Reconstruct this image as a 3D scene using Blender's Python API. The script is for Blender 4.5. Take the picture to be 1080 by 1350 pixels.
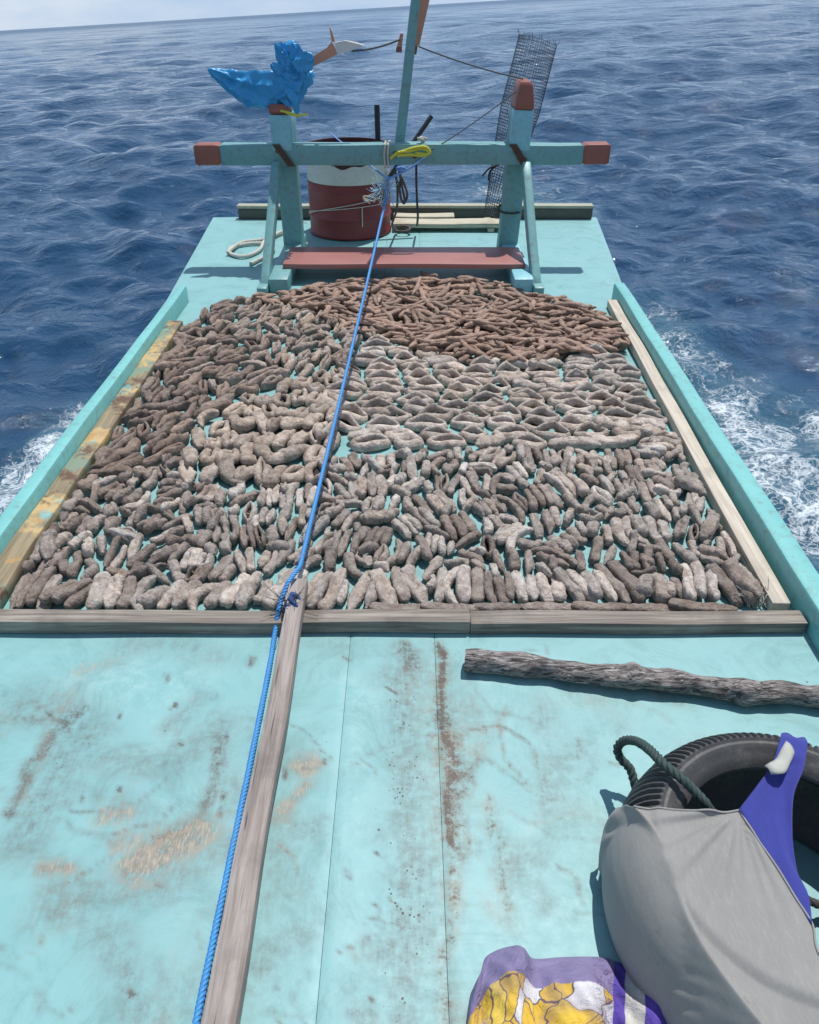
import bpy, math, random
import numpy as np
from mathutils import Vector, Matrix, Euler

random.seed(7)
rng = np.random.default_rng(11)
for o in list(bpy.data.objects):
    bpy.data.objects.remove(o)
scene = bpy.context.scene
COL = scene.collection

# ------------------------------------------------------------------ camera, sky, sun, exposure
F_PX, PITCH, CAM_H = 1000.0, math.radians(34.8), 1.5
cam = bpy.data.cameras.new('camera')
cam.sensor_fit = 'HORIZONTAL'
cam.sensor_width = 36.0
cam.lens = 36.0 * F_PX / 1080.0
cam.clip_start = 0.05
cam.clip_end = 20000
camo = bpy.data.objects.new('camera', cam)
camo.location = (0, 0, CAM_H)
camo.rotation_euler = (math.radians(90) - PITCH, 0, 0)
COL.objects.link(camo)
scene.camera = camo

SUN_EL, SUN_AZ = math.radians(70), math.radians(30)      # azimuth clockwise from +Y
SEA_N = Vector((-0.0502, 0.0187, 0.9986)).normalized()  # the boat is rolled a little against the sea
world = bpy.data.worlds.new('World')
scene.world = world
world.use_nodes = True
wn = world.node_tree
wn.nodes.clear()
wo = wn.nodes.new('ShaderNodeOutputWorld')
bg = wn.nodes.new('ShaderNodeBackground')
sky = wn.nodes.new('ShaderNodeTexSky')
sky.sky_type = 'NISHITA'
sky.sun_disc = False
sky.sun_elevation = SUN_EL
sky.sun_rotation = SUN_AZ
sky.air_density = 1.0
sky.dust_density = 0.35
sky.ozone_density = 1.6
tc = wn.nodes.new('ShaderNodeTexCoord')
mp = wn.nodes.new('ShaderNodeMapping')
mp.inputs['Rotation'].default_value = (0.0187, 0.0502, 0)
wn.links.new(tc.outputs['Generated'], mp.inputs['Vector'])
wn.links.new(mp.outputs['Vector'], sky.inputs['Vector'])
# thin bright cloud and haze over the clear sky, thicker towards the horizon
sepw = wn.nodes.new('ShaderNodeSeparateXYZ')
wn.links.new(mp.outputs['Vector'], sepw.inputs[0])
hz = wn.nodes.new('ShaderNodeMapRange')
hz.interpolation_type = 'SMOOTHSTEP'
hz.inputs['From Min'].default_value = -.02
hz.inputs['From Max'].default_value = .88
hz.inputs['To Min'].default_value = .86
hz.inputs['To Max'].default_value = .22
wn.links.new(sepw.outputs[2], hz.inputs['Value'])
cn = wn.nodes.new('ShaderNodeTexNoise')
cn.inputs['Scale'].default_value = 2.6
cn.inputs['Detail'].default_value = 6
cn.inputs['Roughness'].default_value = .6
cm = wn.nodes.new('ShaderNodeMapping')
cm.inputs['Scale'].default_value = (1, 1, 3.2)
wn.links.new(mp.outputs['Vector'], cm.inputs['Vector'])
wn.links.new(cm.outputs['Vector'], cn.inputs['Vector'])
cr = wn.nodes.new('ShaderNodeValToRGB')
cr.color_ramp.elements[0].position = .40
cr.color_ramp.elements[0].color = (3.9, 5.9, 9.0, 1)
cr.color_ramp.elements[1].position = .68
cr.color_ramp.elements[1].color = (7.4, 8.4, 9.8, 1)
wn.links.new(cn.outputs['Fac'], cr.inputs[0])
mxw = wn.nodes.new('ShaderNodeMix')
mxw.data_type = 'RGBA'
wn.links.new(hz.outputs[0], mxw.inputs[0])
wn.links.new(sky.outputs['Color'], mxw.inputs[6])
wn.links.new(cr.outputs[0], mxw.inputs[7])
wn.links.new(mxw.outputs[2], bg.inputs['Color'])
bg.inputs['Strength'].default_value = 0.092
wn.links.new(bg.outputs['Background'], wo.inputs['Surface'])

sun = bpy.data.lights.new('sun', 'SUN')
sun.energy = 4.1
sun.angle = math.radians(0.5)
sun.color = (1.0, 0.975, 0.945)
suno = bpy.data.objects.new('sun', sun)
sd = Vector((math.sin(SUN_AZ) * math.cos(SUN_EL), math.cos(SUN_AZ) * math.cos(SUN_EL), math.sin(SUN_EL)))
suno.rotation_euler = sd.to_track_quat('Z', 'Y').to_euler()
suno.location = (3, 12, 14)
COL.objects.link(suno)

vs = scene.view_settings
vs.view_transform = 'Standard'
vs.look = 'None'
vs.exposure = 0.08
vs.gamma = 1.0
vs.use_curve_mapping = False

# ------------------------------------------------------------------ helpers
CC, SS = math.cos(PITCH), math.sin(PITCH)


def U(px, py, z=0.0):
    """photograph pixel -> point at height z"""
    u, v = (px - 540) / F_PX, (py - 675) / F_PX
    d = (u, CC - v * SS, -SS - v * CC)
    t = (z - CAM_H) / d[2]
    return Vector((d[0] * t, d[1] * t, z))


def V(px, py, Y):
    """photograph pixel -> point at distance Y"""
    u, v = (px - 540) / F_PX, (py - 675) / F_PX
    d = (u, CC - v * SS, -SS - v * CC)
    t = Y / d[1]
    return Vector((d[0] * t, Y, CAM_H + d[2] * t))


def mesh_from(name, verts, faces, mats, smooth=True, sharp=None, mat_idx=None):
    me = bpy.data.meshes.new(name)
    me.from_pydata([tuple(map(float, v)) for v in verts], [], [tuple(int(i) for i in f) for f in faces])
    for m in (mats if isinstance(mats, (list, tuple)) else [mats]):
        me.materials.append(m)
    if mat_idx is not None:
        me.polygons.foreach_set('material_index', np.asarray(mat_idx, dtype=np.int32))
    me.polygons.foreach_set('use_smooth', np.full(len(me.polygons), smooth))
    if smooth and sharp:
        me.set_sharp_from_angle(angle=math.radians(sharp))
    me.update()
    return me


def link(name, me, loc=(0, 0, 0), parent=None):
    o = bpy.data.objects.new(name, me)
    o.location = loc
    COL.objects.link(o)
    if parent is not None:
        o.parent = parent
    return o


def wloc(o):
    v = Vector(o.location)
    while o.parent is not None:
        o = o.parent
        v = v + Vector(o.location)
    return v


def obj(name, vf, mats, parent=None, smooth=True, sharp=35, mat_idx=None):
    """one mesh object from world-space verts; origin at the base of the shape"""
    verts = np.asarray([tuple(v) for v in vf[0]], dtype=float)
    lo, hi = verts.min(0), verts.max(0)
    org = np.array([(lo[0] + hi[0]) / 2, (lo[1] + hi[1]) / 2, lo[2]])
    me = mesh_from(name, verts - org, vf[1], mats, smooth, sharp, mat_idx)
    loc = Vector(org)
    if parent is not None:
        loc = loc - wloc(parent)
    return link(name, me, loc, parent)


def thing(name, label, cat, loc, group=None):
    o = link(name, None, loc)
    return tag(o, label, cat, group)


def tag(o, label, cat, group=None, kind=None):
    o['label'] = label
    o['category'] = cat
    if group:
        o['group'] = group
    if kind:
        o['kind'] = kind
    return o


def join(*parts):
    vs_, fs_, n = [], [], 0
    for v, f in parts:
        vs_ += [tuple(x) for x in v]
        fs_ += [tuple(i + n for i in g) for g in f]
        n += len(v)
    return vs_, fs_


class Wob:
    """smooth pseudo noise in 3D: a sum of sines"""

    def __init__(self, freq, n=10, seed=0):
        r = np.random.default_rng(seed)
        d = r.normal(size=(n, 3))
        d /= np.linalg.norm(d, axis=1)[:, None]
        self.k = d * (freq * r.uniform(.6, 1.7, n))[:, None]
        self.p = r.uniform(0, 6.28, n)

    def __call__(self, P):
        P = np.atleast_2d(np.asarray(P, float))
        return np.sin(P @ self.k.T + self.p).sum(1) / math.sqrt(len(self.p) / 2) * .5


def bar(p0, p1, w, h, up=(0, 0, 1), n=6, r=.006, wob=.0, w1=None, h1=None, seed=0):
    """a timber with rounded edges from p0 to p1 (centre line)"""
    p0, p1 = Vector(p0), Vector(p1)
    d = (p1 - p0).normalized()
    up = Vector(up)
    side = d.cross(up).normalized()
    up = side.cross(d).normalized()
    w1 = w if w1 is None else w1
    h1 = h if h1 is None else h1
    nz = Wob(9, 8, seed)
    verts, faces = [], []
    m = 12
    ts = [0, r / (p1 - p0).length] + [i / n for i in range(1, n)] + [1 - r / (p1 - p0).length, 1]
    for t in ts:
        c = p0.lerp(p1, t)
        W, H = (w + (w1 - w) * t) / 2, (h + (h1 - h) * t) / 2
        k = r * .7 if t in (0, 1) else 0
        for q in range(4):
            sx, sy = ((1, 1), (-1, 1), (-1, -1), (1, -1))[q]
            for a in (0, 45, 90):
                ang = math.radians(q * 90 + a)
                x = sx * (W - r) + (r - k) * math.cos(ang)
                y = sy * (H - r) + (r - k) * math.sin(ang)
                p = c + side * x + up * y
                if wob:
                    p = p + side * float(nz(p)[0]) * wob + up * float(nz(p + Vector((3, 1, 2)))[0]) * wob
                verts.append(p)
    for i in range(len(ts) - 1):
        for j in range(m):
            a, b = i * m + j, i * m + (j + 1) % m
            faces.append((a, b, b + m, a + m))
    faces.append(tuple(range(m))[::-1])
    faces.append(tuple((len(ts) - 1) * m + j for j in range(m)))
    return verts, [f[::-1] for f in faces]


def smooth_path(pts, sub=8):
    pts = [Vector(p) for p in pts]
    out = []
    for i in range(len(pts) - 1):
        a, b = pts[max(i - 1, 0)], pts[i]
        c, d = pts[i + 1], pts[min(i + 2, len(pts) - 1)]
        for k in range(sub):
            t = k / sub
            out.append(.5 * ((2 * b) + (c - a) * t + (2 * a - 5 * b + 4 * c - d) * t * t + (3 * b - a - 3 * c + d) * t ** 3))
    out.append(pts[-1])
    return out


def frames(pts):
    pts = [Vector(p) for p in pts]
    t0 = (pts[1] - pts[0]).normalized()
    n = t0.orthogonal().normalized()
    res = []
    for i, p in enumerate(pts):
        t = (pts[min(i + 1, len(pts) - 1)] - pts[max(i - 1, 0)])
        t = t.normalized() if t.length > 1e-9 else t0
        n = (n - t * n.dot(t)).normalized()
        res.append((p, t, n, t.cross(n)))
    return res


def tube(pts, rad, m=6, cap=True):
    fr = frames(pts)
    rr = rad if hasattr(rad, '__len__') else [rad] * len(fr)
    verts, faces = [], []
    for (p, t, n, b), r in zip(fr, rr):
        for j in range(m):
            a = 2 * math.pi * j / m
            verts.append(p + n * (r * math.cos(a)) + b * (r * math.sin(a)))
    for i in range(len(fr) - 1):
        for j in range(m):
            a, c = i * m + j, i * m + (j + 1) % m
            faces.append((a, c, c + m, a + m))
    if cap:
        faces.append(tuple(range(m))[::-1])
        faces.append(tuple((len(fr) - 1) * m + j for j in range(m)))
    return verts, faces


def rope(pts, rad, pitch=None, strands=3, m=5, per=7):
    """laid rope: helical strands round a path"""
    pitch = pitch or rad * 6.5
    pts = [Vector(p) for p in pts]
    L = [0]
    for a, b in zip(pts, pts[1:]):
        L.append(L[-1] + (b - a).length)
    n = max(8, int(L[-1] / pitch * per))
    res = []
    for i in range(n + 1):
        s = L[-1] * i / n
        k = max(0, min(len(L) - 2, int(np.searchsorted(L, s)) - 1))
        t = (s - L[k]) / max(1e-9, L[k + 1] - L[k])
        res.append(pts[k].lerp(pts[k + 1], t))
    fr = frames(res)
    out = []
    for q in range(strands):
        line = []
        for i, (p, t, nn, b) in enumerate(fr):
            a = 2 * math.pi * (q / strands + i / per)
            line.append(p + (nn * math.cos(a) + b * math.sin(a)) * rad * .48)
        out.append(tube(line, rad * .56, m))
    return join(*out)


def sag(a, b, drop, n=14):
    a, b = Vector(a), Vector(b)
    return [a.lerp(b, i / n) - Vector((0, 0, drop * 4 * (i / n) * (1 - i / n))) for i in range(n + 1)]


def grid_faces(nu, nv, flip=False):
    fs = []
    for i in range(nu - 1):
        for j in range(nv - 1):
            a = i * nv + j
            f = (a, a + nv, a + nv + 1, a + 1)
            fs.append(f[::-1] if flip else f)
    return fs


# ------------------------------------------------------------------ materials
def new_mat(name):
    m = bpy.data.materials.new(name)
    m.use_nodes = True
    nt = m.node_tree
    nt.nodes.clear()
    out = nt.nodes.new('ShaderNodeOutputMaterial')
    b = nt.nodes.new('ShaderNodeBsdfPrincipled')
    nt.links.new(b.outputs[0], out.inputs['Surface'])
    return m, nt, b


class NT:
    def __init__(self, nt):
        self.nt = nt

    def node(self, kind, **kw):
        n = self.nt.nodes.new('ShaderNode' + kind)
        for k, v in kw.items():
            setattr(n, k, v)
        return n

    def put(self, sock, v):
        if isinstance(v, bpy.types.NodeSocket):
            self.nt.links.new(v, sock)
        elif v is not None:
            sock.default_value = v

    def coords(self, kind='Object', scale=(1, 1, 1), rot=(0, 0, 0)):
        c = self.node('TexCoord')
        m = self.node('Mapping')
        m.inputs['Scale'].default_value = scale
        m.inputs['Rotation'].default_value = rot
        self.nt.links.new(c.outputs[kind], m.inputs['Vector'])
        return m.outputs[0]

    def noise(self, vec, scale, detail=4, rough=.6, dist=0.0, out='Fac'):
        n = self.node('TexNoise')
        self.put(n.inputs['Vector'], vec)
        n.inputs['Scale'].default_value = scale
        n.inputs['Detail'].default_value = detail
        n.inputs['Roughness'].default_value = rough
        n.inputs['Distortion'].default_value = dist
        return n.outputs[out]

    def voro(self, vec, scale, feature='F1', out='Distance', rand=1.0):
        n = self.node('TexVoronoi', feature=feature)
        self.put(n.inputs['Vector'], vec)
        n.inputs['Scale'].default_value = scale
        n.inputs['Randomness'].default_value = rand
        return n.outputs[out]

    def ramp(self, fac, stops, interp='LINEAR'):
        n = self.node('ValToRGB')
        n.color_ramp.interpolation = interp
        el = n.color_ramp.elements
        while len(el) < len(stops):
            el.new(.5)
        for e, (p, c) in zip(el, stops):
            e.position = p
            e.color = c if len(c) == 4 else (*c, 1)
        self.put(n.inputs[0], fac)
        return n.outputs[0]

    def step(self, v, a, b):
        n = self.node('MapRange', interpolation_type='SMOOTHSTEP')
        self.put(n.inputs['Value'], v)
        n.inputs['From Min'].default_value = a
        n.inputs['From Max'].default_value = b
        return n.outputs[0]

    def math(self, op, a, b=None, clamp=False):
        n = self.node('Math', operation=op, use_clamp=clamp)
        self.put(n.inputs[0], a)
        if b is not None:
            self.put(n.inputs[1], b)
        return n.outputs[0]

    def mix(self, fac, a, b, mode='MIX'):
        n = self.node('Mix', data_type='RGBA', blend_type=mode)
        self.put(n.inputs[0], fac)
        for s, v in ((n.inputs[6], a), (n.inputs[7], b)):
            self.put(s, v if isinstance(v, bpy.types.NodeSocket) else (*v, 1) if len(v) == 3 else v)
        return n.outputs[2]

    def bump(self, h, strength, dist, prev=None):
        n = self.node('Bump')
        n.inputs['Strength'].default_value = strength
        n.inputs['Distance'].default_value = dist
        self.put(n.inputs['Height'], h)
        if prev is not None:
            self.put(n.inputs['Normal'], prev)
        return n.outputs[0]

    def attr(self, name, out='Fac'):
        n = self.node('Attribute', attribute_name=name)
        return n.outputs[out]


def paint_mat(name, col, chip=(.30, .24, .17), chips=.5, rough=.45, dirt=.4):
    m, nt, b = new_mat(name)
    N = NT(nt)
    v = N.coords()
    n1 = N.noise(v, 5, 5, .6)
    n2 = N.noise(v, 34, 5, .65)
    n3 = N.noise(v, 130, 3, .6)
    base = N.mix(n1, [c * .82 for c in col], [min(1, c * 1.12 + .01) for c in col])
    base = N.mix(N.math('MULTIPLY', N.step(n2, .48, .75), dirt), base, (.16, .13, .09))
    mask = N.step(N.math('ADD', N.math('MULTIPLY', n1, .55), N.math('MULTIPLY', n2, .5)), .70 - .06 * chips, .74 - .06 * chips)
    base = N.mix(N.math('MULTIPLY', mask, min(1, chips * 1.4)), base, chip)
    N.put(b.inputs['Base Color'], base)
    b.inputs['Roughness'].default_value = rough
    N.put(b.inputs['Normal'], N.bump(N.math('ADD', n2, N.math('MULTIPLY', n3, .4)), .35, .004))
    return m


def wood_mat(name, dark, light, axis=0, freq=1.0, rough=.8, stain=None, knots=False):
    m, nt, b = new_mat(name)
    N = NT(nt)
    sc = [60 * freq] * 3
    sc[axis] = 2.2 * freq
    v = N.coords(scale=sc)
    v2 = N.coords()
    g = N.noise(v, 1.0, 6, .7, .35)
    n1 = N.noise(v2, 6, 4, .6)
    n2 = N.noise(v2, 45, 3, .6)
    base = N.mix(N.step(g, .30, .72), dark, light)
    base = N.mix(N.math('MULTIPLY', N.step(n1, .5, .72), .55), base, [d * .75 for d in dark])
    sc2 = [150 * freq] * 3
    sc2[axis] = 1.6 * freq
    crack = N.step(N.noise(N.coords(scale=sc2), 1.0, 2, .5), .66, .73)
    base = N.mix(N.math('MULTIPLY', crack, .75), base, [d * .25 for d in dark])
    if stain:
        for k, (c, lo, sc_) in enumerate(stain):
            nn = N.noise(N.coords(scale=(1, 1, 1), rot=(0, 0, k * 1.3 + .4)), sc_, 5, .65)
            base = N.mix(N.step(nn, lo, lo + .09), base, c)
    if knots:
        k = N.step(N.voro(N.coords(scale=[3.1 if i == axis else 14 for i in range(3)]), 1.0), .10, .05)
        base = N.mix(k, base, [d * .45 for d in dark])
    N.put(b.inputs['Base Color'], base)
    b.inputs['Roughness'].default_value = rough
    h = N.math('SUBTRACT', N.math('ADD', g, N.math('MULTIPLY', n2, .3)), N.math('MULTIPLY', crack, .8))
    N.put(b.inputs['Normal'], N.bump(h, .6, .004))
    return m


def plain_mat(name, col, rough=.7, var=.25, scale=60, bump=.2, bd=.002, metal=0):
    m, nt, b = new_mat(name)
    N = NT(nt)
    v = N.coords()
    n = N.noise(v, scale, 4, .65)
    N.put(b.inputs['Base Color'], N.mix(n, [c * (1 - var) for c in col], [min(1, c * (1 + var)) for c in col]))
    b.inputs['Roughness'].default_value = rough
    b.inputs['Metallic'].default_value = metal
    N.put(b.inputs['Normal'], N.bump(n, bump, bd))
    return m


AQUA = (.15, .50, .50)
M_frame = paint_mat('frame_paint', (.150, .345, .340), chip=(.42, .50, .45), chips=.55, dirt=.6)
M_rail = paint_mat('rail_paint', (.175, .475, .45), chip=(.36, .45, .38), chips=.42, dirt=.45)
M_pale = paint_mat('pale_blue_paint', (.22, .50, .56), chip=(.3, .26, .2), chips=.35, dirt=.4)
M_tip = paint_mat('brown_red_paint', (.27, .085, .055), chip=(.4, .25, .16), chips=.25, dirt=.3)
M_plank = paint_mat('plank_red_paint', (.33, .125, .105), chip=(.5, .33, .26), chips=.5, dirt=.3)
M_orange = paint_mat('orange_paint', (.56, .25, .15), chip=(.3, .12, .07), chips=.4, dirt=.25)
M_white = paint_mat('white_paint', (.66, .63, .58), chip=(.4, .3, .22), chips=.4, dirt=.3)
M_rail_shade = paint_mat('rail_front_shade', (.075, .072, .055), chip=(.15, .14, .10), chips=.4, dirt=.4)  # rear rail darkened: the shade on its front face, put into the colour
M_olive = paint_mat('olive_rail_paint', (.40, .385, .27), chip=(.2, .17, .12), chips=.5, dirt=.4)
M_grey_x = wood_mat('weathered_timber_across', (.13, .105, .085), (.37, .325, .275), 0)
M_grey_y = wood_mat('weathered_timber_along', (.18, .145, .125), (.39, .34, .30), 1)
M_cream_x = wood_mat('cream_board', (.38, .34, .24), (.58, .53, .41), 0)
M_pine_y = wood_mat('fresh_pine', (.42, .365, .29), (.62, .55, .45), 1, freq=.8, knots=True)
M_stained_y = wood_mat('stained_plank', (.16, .125, .075), (.34, .27, .165), 1, freq=.7,
                       stain=[((.50, .35, .16), .52, 4.5), ((.20, .25, .18), .52, 5), ((.42, .24, .09), .57, 8), ((.12, .070, .045), .55, 8), ((.17, .46, .48), .545, 3.4)])
M_blue_rope = plain_mat('blue_poly_rope', (.05, .26, .58), .5, .35, 240, .4)
M_blue_fray = plain_mat('frayed_blue_fibre', (.38, .60, .70), .7, .3, 200)
M_white_rope = plain_mat('white_rope', (.52, .51, .44), .8, .3, 180, .4)
M_twine = plain_mat('pale_twine', (.55, .52, .43), .8, .3, 200)
M_dark_rope = plain_mat('dark_rope', (.055, .052, .048), .85, .4, 180, .4)
M_green_rope = plain_mat('dark_green_rope', (.035, .06, .055), .75, .4, 180, .4)
M_yellow = plain_mat('yellow_cord', (.62, .60, .06), .6, .3, 160)
M_black = plain_mat('black_iron', (.022, .022, .026), .55, .4, 80)
M_wire = plain_mat('net_wire', (.05, .05, .058), .6, .4, 90)
M_subdeck = plain_mat('seam_dirt', (.05, .06, .055), .9)


# ------------------------------------------------------------------ the sea
def sea_z(x, y, z0=-.72):
    return z0 - (SEA_N.x * x + SEA_N.y * (y - 3)) / SEA_N.z


def build_sea():
    nr, na = 1060, 430
    r = np.concatenate([1.2 * np.exp(np.linspace(0, math.log(1500 / 1.2), nr - 30)), 1500 * np.exp(np.linspace(.06, math.log(12000 / 1500), 30))])
    # finer in front, coarser behind
    s = np.linspace(-1, 1, na)
    ang = np.pi * (0.42 * s + 0.58 * s ** 5)
    R, A = np.meshgrid(r, ang, indexing='ij')
    X, Y = R * np.sin(A), R * np.cos(A)
    dr = np.gradient(r)[:, None] * np.ones_like(R)
    Z = np.zeros_like(X)
    DX = np.zeros_like(X)
    DY = np.zeros_like(X)
    g = np.random.default_rng(5)
    for i in range(88):
        lam = .30 * (9.5 / .30) ** ((i + g.uniform(0, 1)) / 74) if i < 74 else 10 * 4.5 ** ((i - 74) / 14)
        th = math.radians(90 + 14) + g.normal(0, .50 + .55 * max(0, 1 - lam / 3))
        kx, ky = math.cos(th) * 2 * math.pi / lam, math.sin(th) * 2 * math.pi / lam
        a = (.0084 * lam * lam ** (-.55) if i < 74 else .0022 * lam) * g.uniform(.6, 1.4)
        fade = np.clip((lam / dr - 3.0) / 3.0, 0, 1)
        ph = kx * X + ky * Y + g.uniform(0, 6.28)
        Z += a * fade * np.sin(ph)
        c = a * fade * np.cos(ph) * .55
        DX -= c * math.cos(th)
        DY -= c * math.sin(th)
    # calmer right at the hull, wake swell along the sides
    off = np.abs(X) - 1.35
    wake = np.exp(-((off - .7 - .10 * np.clip(6.5 - Y, 0, 7)) / .45) ** 2) * (Y < 9) * .05
    Z = Z * np.clip(.55 + off * .25, .45, 1) * 1.0 + wake
    base = -.72 - (SEA_N.x * X + SEA_N.y * (Y - 3)) / SEA_N.z
    Xd, Yd = X + DX, Y + DY
    verts = np.stack([Xd, Yd, base + Z], -1).reshape(-1, 3)
    i, j = np.meshgrid(np.arange(nr - 1), np.arange(na - 1), indexing='ij')
    a = (i * na + j).ravel()
    faces = np.stack([a, a + 1, a + na + 1, a + na], 1)
    # close the disc at the back
    b = np.arange(nr - 1) * na
    faces = np.concatenate([faces, np.stack([b + na - 1, b, b + na, b + 2 * na - 1], 1)])
    me = bpy.data.meshes.new('sea')
    me.vertices.add(len(verts))
    me.vertices.foreach_set('co', verts.astype(np.float32).ravel())
    me.loops.add(len(faces) * 4)
    me.loops.foreach_set('vertex_index', faces[:, ::-1].astype(np.int32).ravel())
    me.polygons.add(len(faces))
    me.polygons.foreach_set('loop_start', np.arange(len(faces), dtype=np.int32) * 4)
    me.polygons.foreach_set('use_smooth', np.ones(len(faces), dtype=bool))
    me.update(calc_edges=True)
    # foam density
    Xf, Yf = X, Y
    hull = np.interp(Yf, [0, 4.36, 6.2], [1.24, 1.33, 1.5])
    ro = Xf - hull
    right = np.exp(-((ro - .50 - .05 * np.clip(6 - Yf, 0, 4)) / (.40 + .07 * np.clip(6.5 - Yf, 0, 4))) ** 2) * (Xf > 0)
    right *= np.clip((7.6 - Yf) / 1.8, 0, 1)
    right += .55 * np.exp(-((ro - 1.25) / .30) ** 2) * np.clip((6.0 - Yf) / 2.0, 0, 1)
    right += .40 * np.exp(-((Xf - 2.5) / .5) ** 2 - ((Yf - 7.9) / .7) ** 2)
    left = np.exp(-((Xf + 2.28) / .36) ** 2) * np.clip((5.9 - Yf) / 1.4, 0, 1) * .95
    left += .45 * np.exp(-((Xf + 1.9) / .35) ** 2) * np.clip((7 - Yf) / 2, 0, 1)
    stern = .85 * np.exp(-((Xf - 1.3) / 1.0) ** 2) * np.clip((Yf - 8) / 2.0, 0, 1) * np.clip((19 - Yf) / 7, 0, 1)
    stern += .40 * np.exp(-((Xf - 2.3) / .7) ** 2 - ((Yf - 10.2) / 1.2) ** 2)
    caps = np.clip((Z - .16) / .10, 0, 1) * .3
    dens = np.clip(np.maximum.reduce([right, left, stern, caps]), 0, 1)
    at = me.attributes.new('foam', 'FLOAT', 'POINT')
    at.data.foreach_set('value', dens.astype(np.float32).ravel())
    m, nt, b = new_mat('sea_water')
    N = NT(nt)
    v = N.coords()
    vw = N.coords(scale=(1, 1.2, 1), rot=(0, 0, -.25))
    # foam lace
    warp = N.noise(v, 3.2, 4, .6, 0, 'Color')
    vv = N.node('VectorMath', operation='MULTIPLY_ADD')
    N.put(vv.inputs[0], warp)
    vv.inputs[1].default_value = (.55, .55, .55)
    N.put(vv.inputs[2], N.coords(scale=(1.15, .75, 1)))
    e1 = N.voro(vv.outputs[0], 5.6, 'DISTANCE_TO_EDGE')
    e2 = N.voro(vv.outputs[0], 15, 'DISTANCE_TO_EDGE')
    blot = N.noise(vv.outputs[0], 3.0, 6, .68)
    lace = N.math('MAXIMUM', N.step(e1, .10, .0), N.math('MULTIPLY', N.step(e2, .13, .01), .8))
    d = N.attr('foam')
    pat = N.math('ADD', N.math('MULTIPLY', lace, .17), blot)
    th = N.math('SUBTRACT', pat, N.math('SUBTRACT', .965, N.math('MULTIPLY', d, .50)))
    foam = N.math('MULTIPLY', N.math('MULTIPLY', N.step(th, .0, .34), .9), N.step(d, .04, .3))
    col = N.mix(N.step(d, .35, 1.3), (.013, .050, .108), (.034, .110, .160))
    col = N.mix(foam, col, (.72, .77, .80))
    N.put(b.inputs['Base Color'], col)
    ln = N.node('VectorMath', operation='LENGTH')
    N.put(ln.inputs[0], v)
    farr = N.math('MULTIPLY', N.step(ln.outputs['Value'], 110, 900), .24)   # ripples too small to model out there
    N.put(b.inputs['Roughness'], N.math('ADD', N.math('ADD', N.math('MULTIPLY', foam, .6), .028), farr))
    b.inputs['IOR'].default_value = 1.333
    w1 = N.noise(vw, 1.1, 7, .60, .3)
    w2 = N.noise(vw, 7.0, 5, .62, .4)
    w0 = N.noise(vw, .21, 5, .6, .3)
    nb = N.bump(w0, .55, .75)
    nb = N.bump(w1, .70, .19, nb)
    nb = N.bump(w2, .55, .026, nb)
    nb = N.bump(foam, .5, .02, nb)
    N.put(b.inputs['Normal'], nb)
    me.materials.append(m)
    o = link('sea', me)
    o['kind'] = 'structure'
    o['label'] = 'dark blue choppy open sea with a white foam wake beside the boat'
    return o


build_sea()

# ------------------------------------------------------------------ the boat
boat = thing('fishing_boat', 'turquoise painted wooden fishing boat whose flat deck runs to the stern', 'boat', (0, 2.5, -.02))

X_S1, X_S2 = -.165, .070            # seams between the deck sheets


def edge_x(y, side):
    """outer edge of the deck"""
    if side > 0:
        return float(np.interp(y, [-2, 1.6, 4.36, 6.2], [1.16, 1.20, 1.275, 1.47]))
    return float(np.interp(y, [-2, 1.8, 4.32, 6.3], [-1.375, -1.385, -1.41, -1.55]))


STAINS = []   # (channel, [px points], half width px, strength)


def st(ch, pts, w, s):
    q = [U(*p) for p in pts]
    ww = []
    for p in pts:
        a, b_ = U(p[0] - w, p[1]), U(p[0] + w, p[1])
        ww.append((b_ - a).length / 2)
    STAINS.append((ch, q, ww, s))


# rust-brown worn strip along the right seam
st('rust', [(577, 850), (584, 900), (588, 960), (592, 1020), (594, 1075), (596, 1110)], 9, .95)
st('rust', [(584, 940), (594, 1010), (600, 1090)], 34, .55)
st('rust', [(590, 1000), (600, 1060), (596, 1100)], 20, .6)
st('grime', [(590, 960), (600, 1080)], 12, .7)
st('rust', [(590, 1090), (592, 1200), (590, 1350)], 12, .55)
st('rust', [(575, 860), (572, 990)], 10, .35)
st('grime', [(536, 852), (538, 880)], 14, .75)
st('grime', [(535, 860), (530, 1000), (540, 1120), (534, 1350)], 26, .42)
st('speck', [(528, 900), (530, 1120), (540, 1350)], 34, .9)
st('speck', [(20, 1000), (110, 1010)], 50, .5)
st('speck', [(180, 900), (260, 930)], 40, .45)
st('grime', [(40, 920), (120, 960), (60, 1040), (30, 1110)], 34, .42)
st('grime', [(120, 1000), (220, 1010), (290, 960)], 30, .34)
st('grime', [(90, 1190), (200, 1170), (300, 1120)], 30, .38)
st('grime', [(150, 1240), (190, 1340)], 34, .34)
st('rust', [(590, 1080), (598, 1180), (588, 1260), (592, 1349)], 16, .6)
st('rust', [(640, 960), (610, 1040), (625, 1120)], 14, .5)
st('grime', [(560, 1120), (548, 1240)], 20, .4)
# peeled patches
st('wear', [(185, 1140), (225, 1115), (268, 1098)], 24, 1.0)
st('rust', [(205, 1105), (235, 1095)], 16, .8)
st('rust', [(185, 1135), (215, 1118)], 14, .5)
st('wear', [(140, 1078), (165, 1072)], 14, .75)
st('wear', [(158, 1110), (190, 1120)], 20, .55)
st('wear', [(60, 1136), (98, 1142)], 11, .8)
st('wear', [(395, 1012), (412, 1006)], 14, .95)
st('wear', [(372, 1065), (400, 1035)], 12, .75)
st('wear', [(110, 885), (140, 875)], 14, .35)
st('wear', [(100, 905), (20, 1060)], 8, .2)
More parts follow.
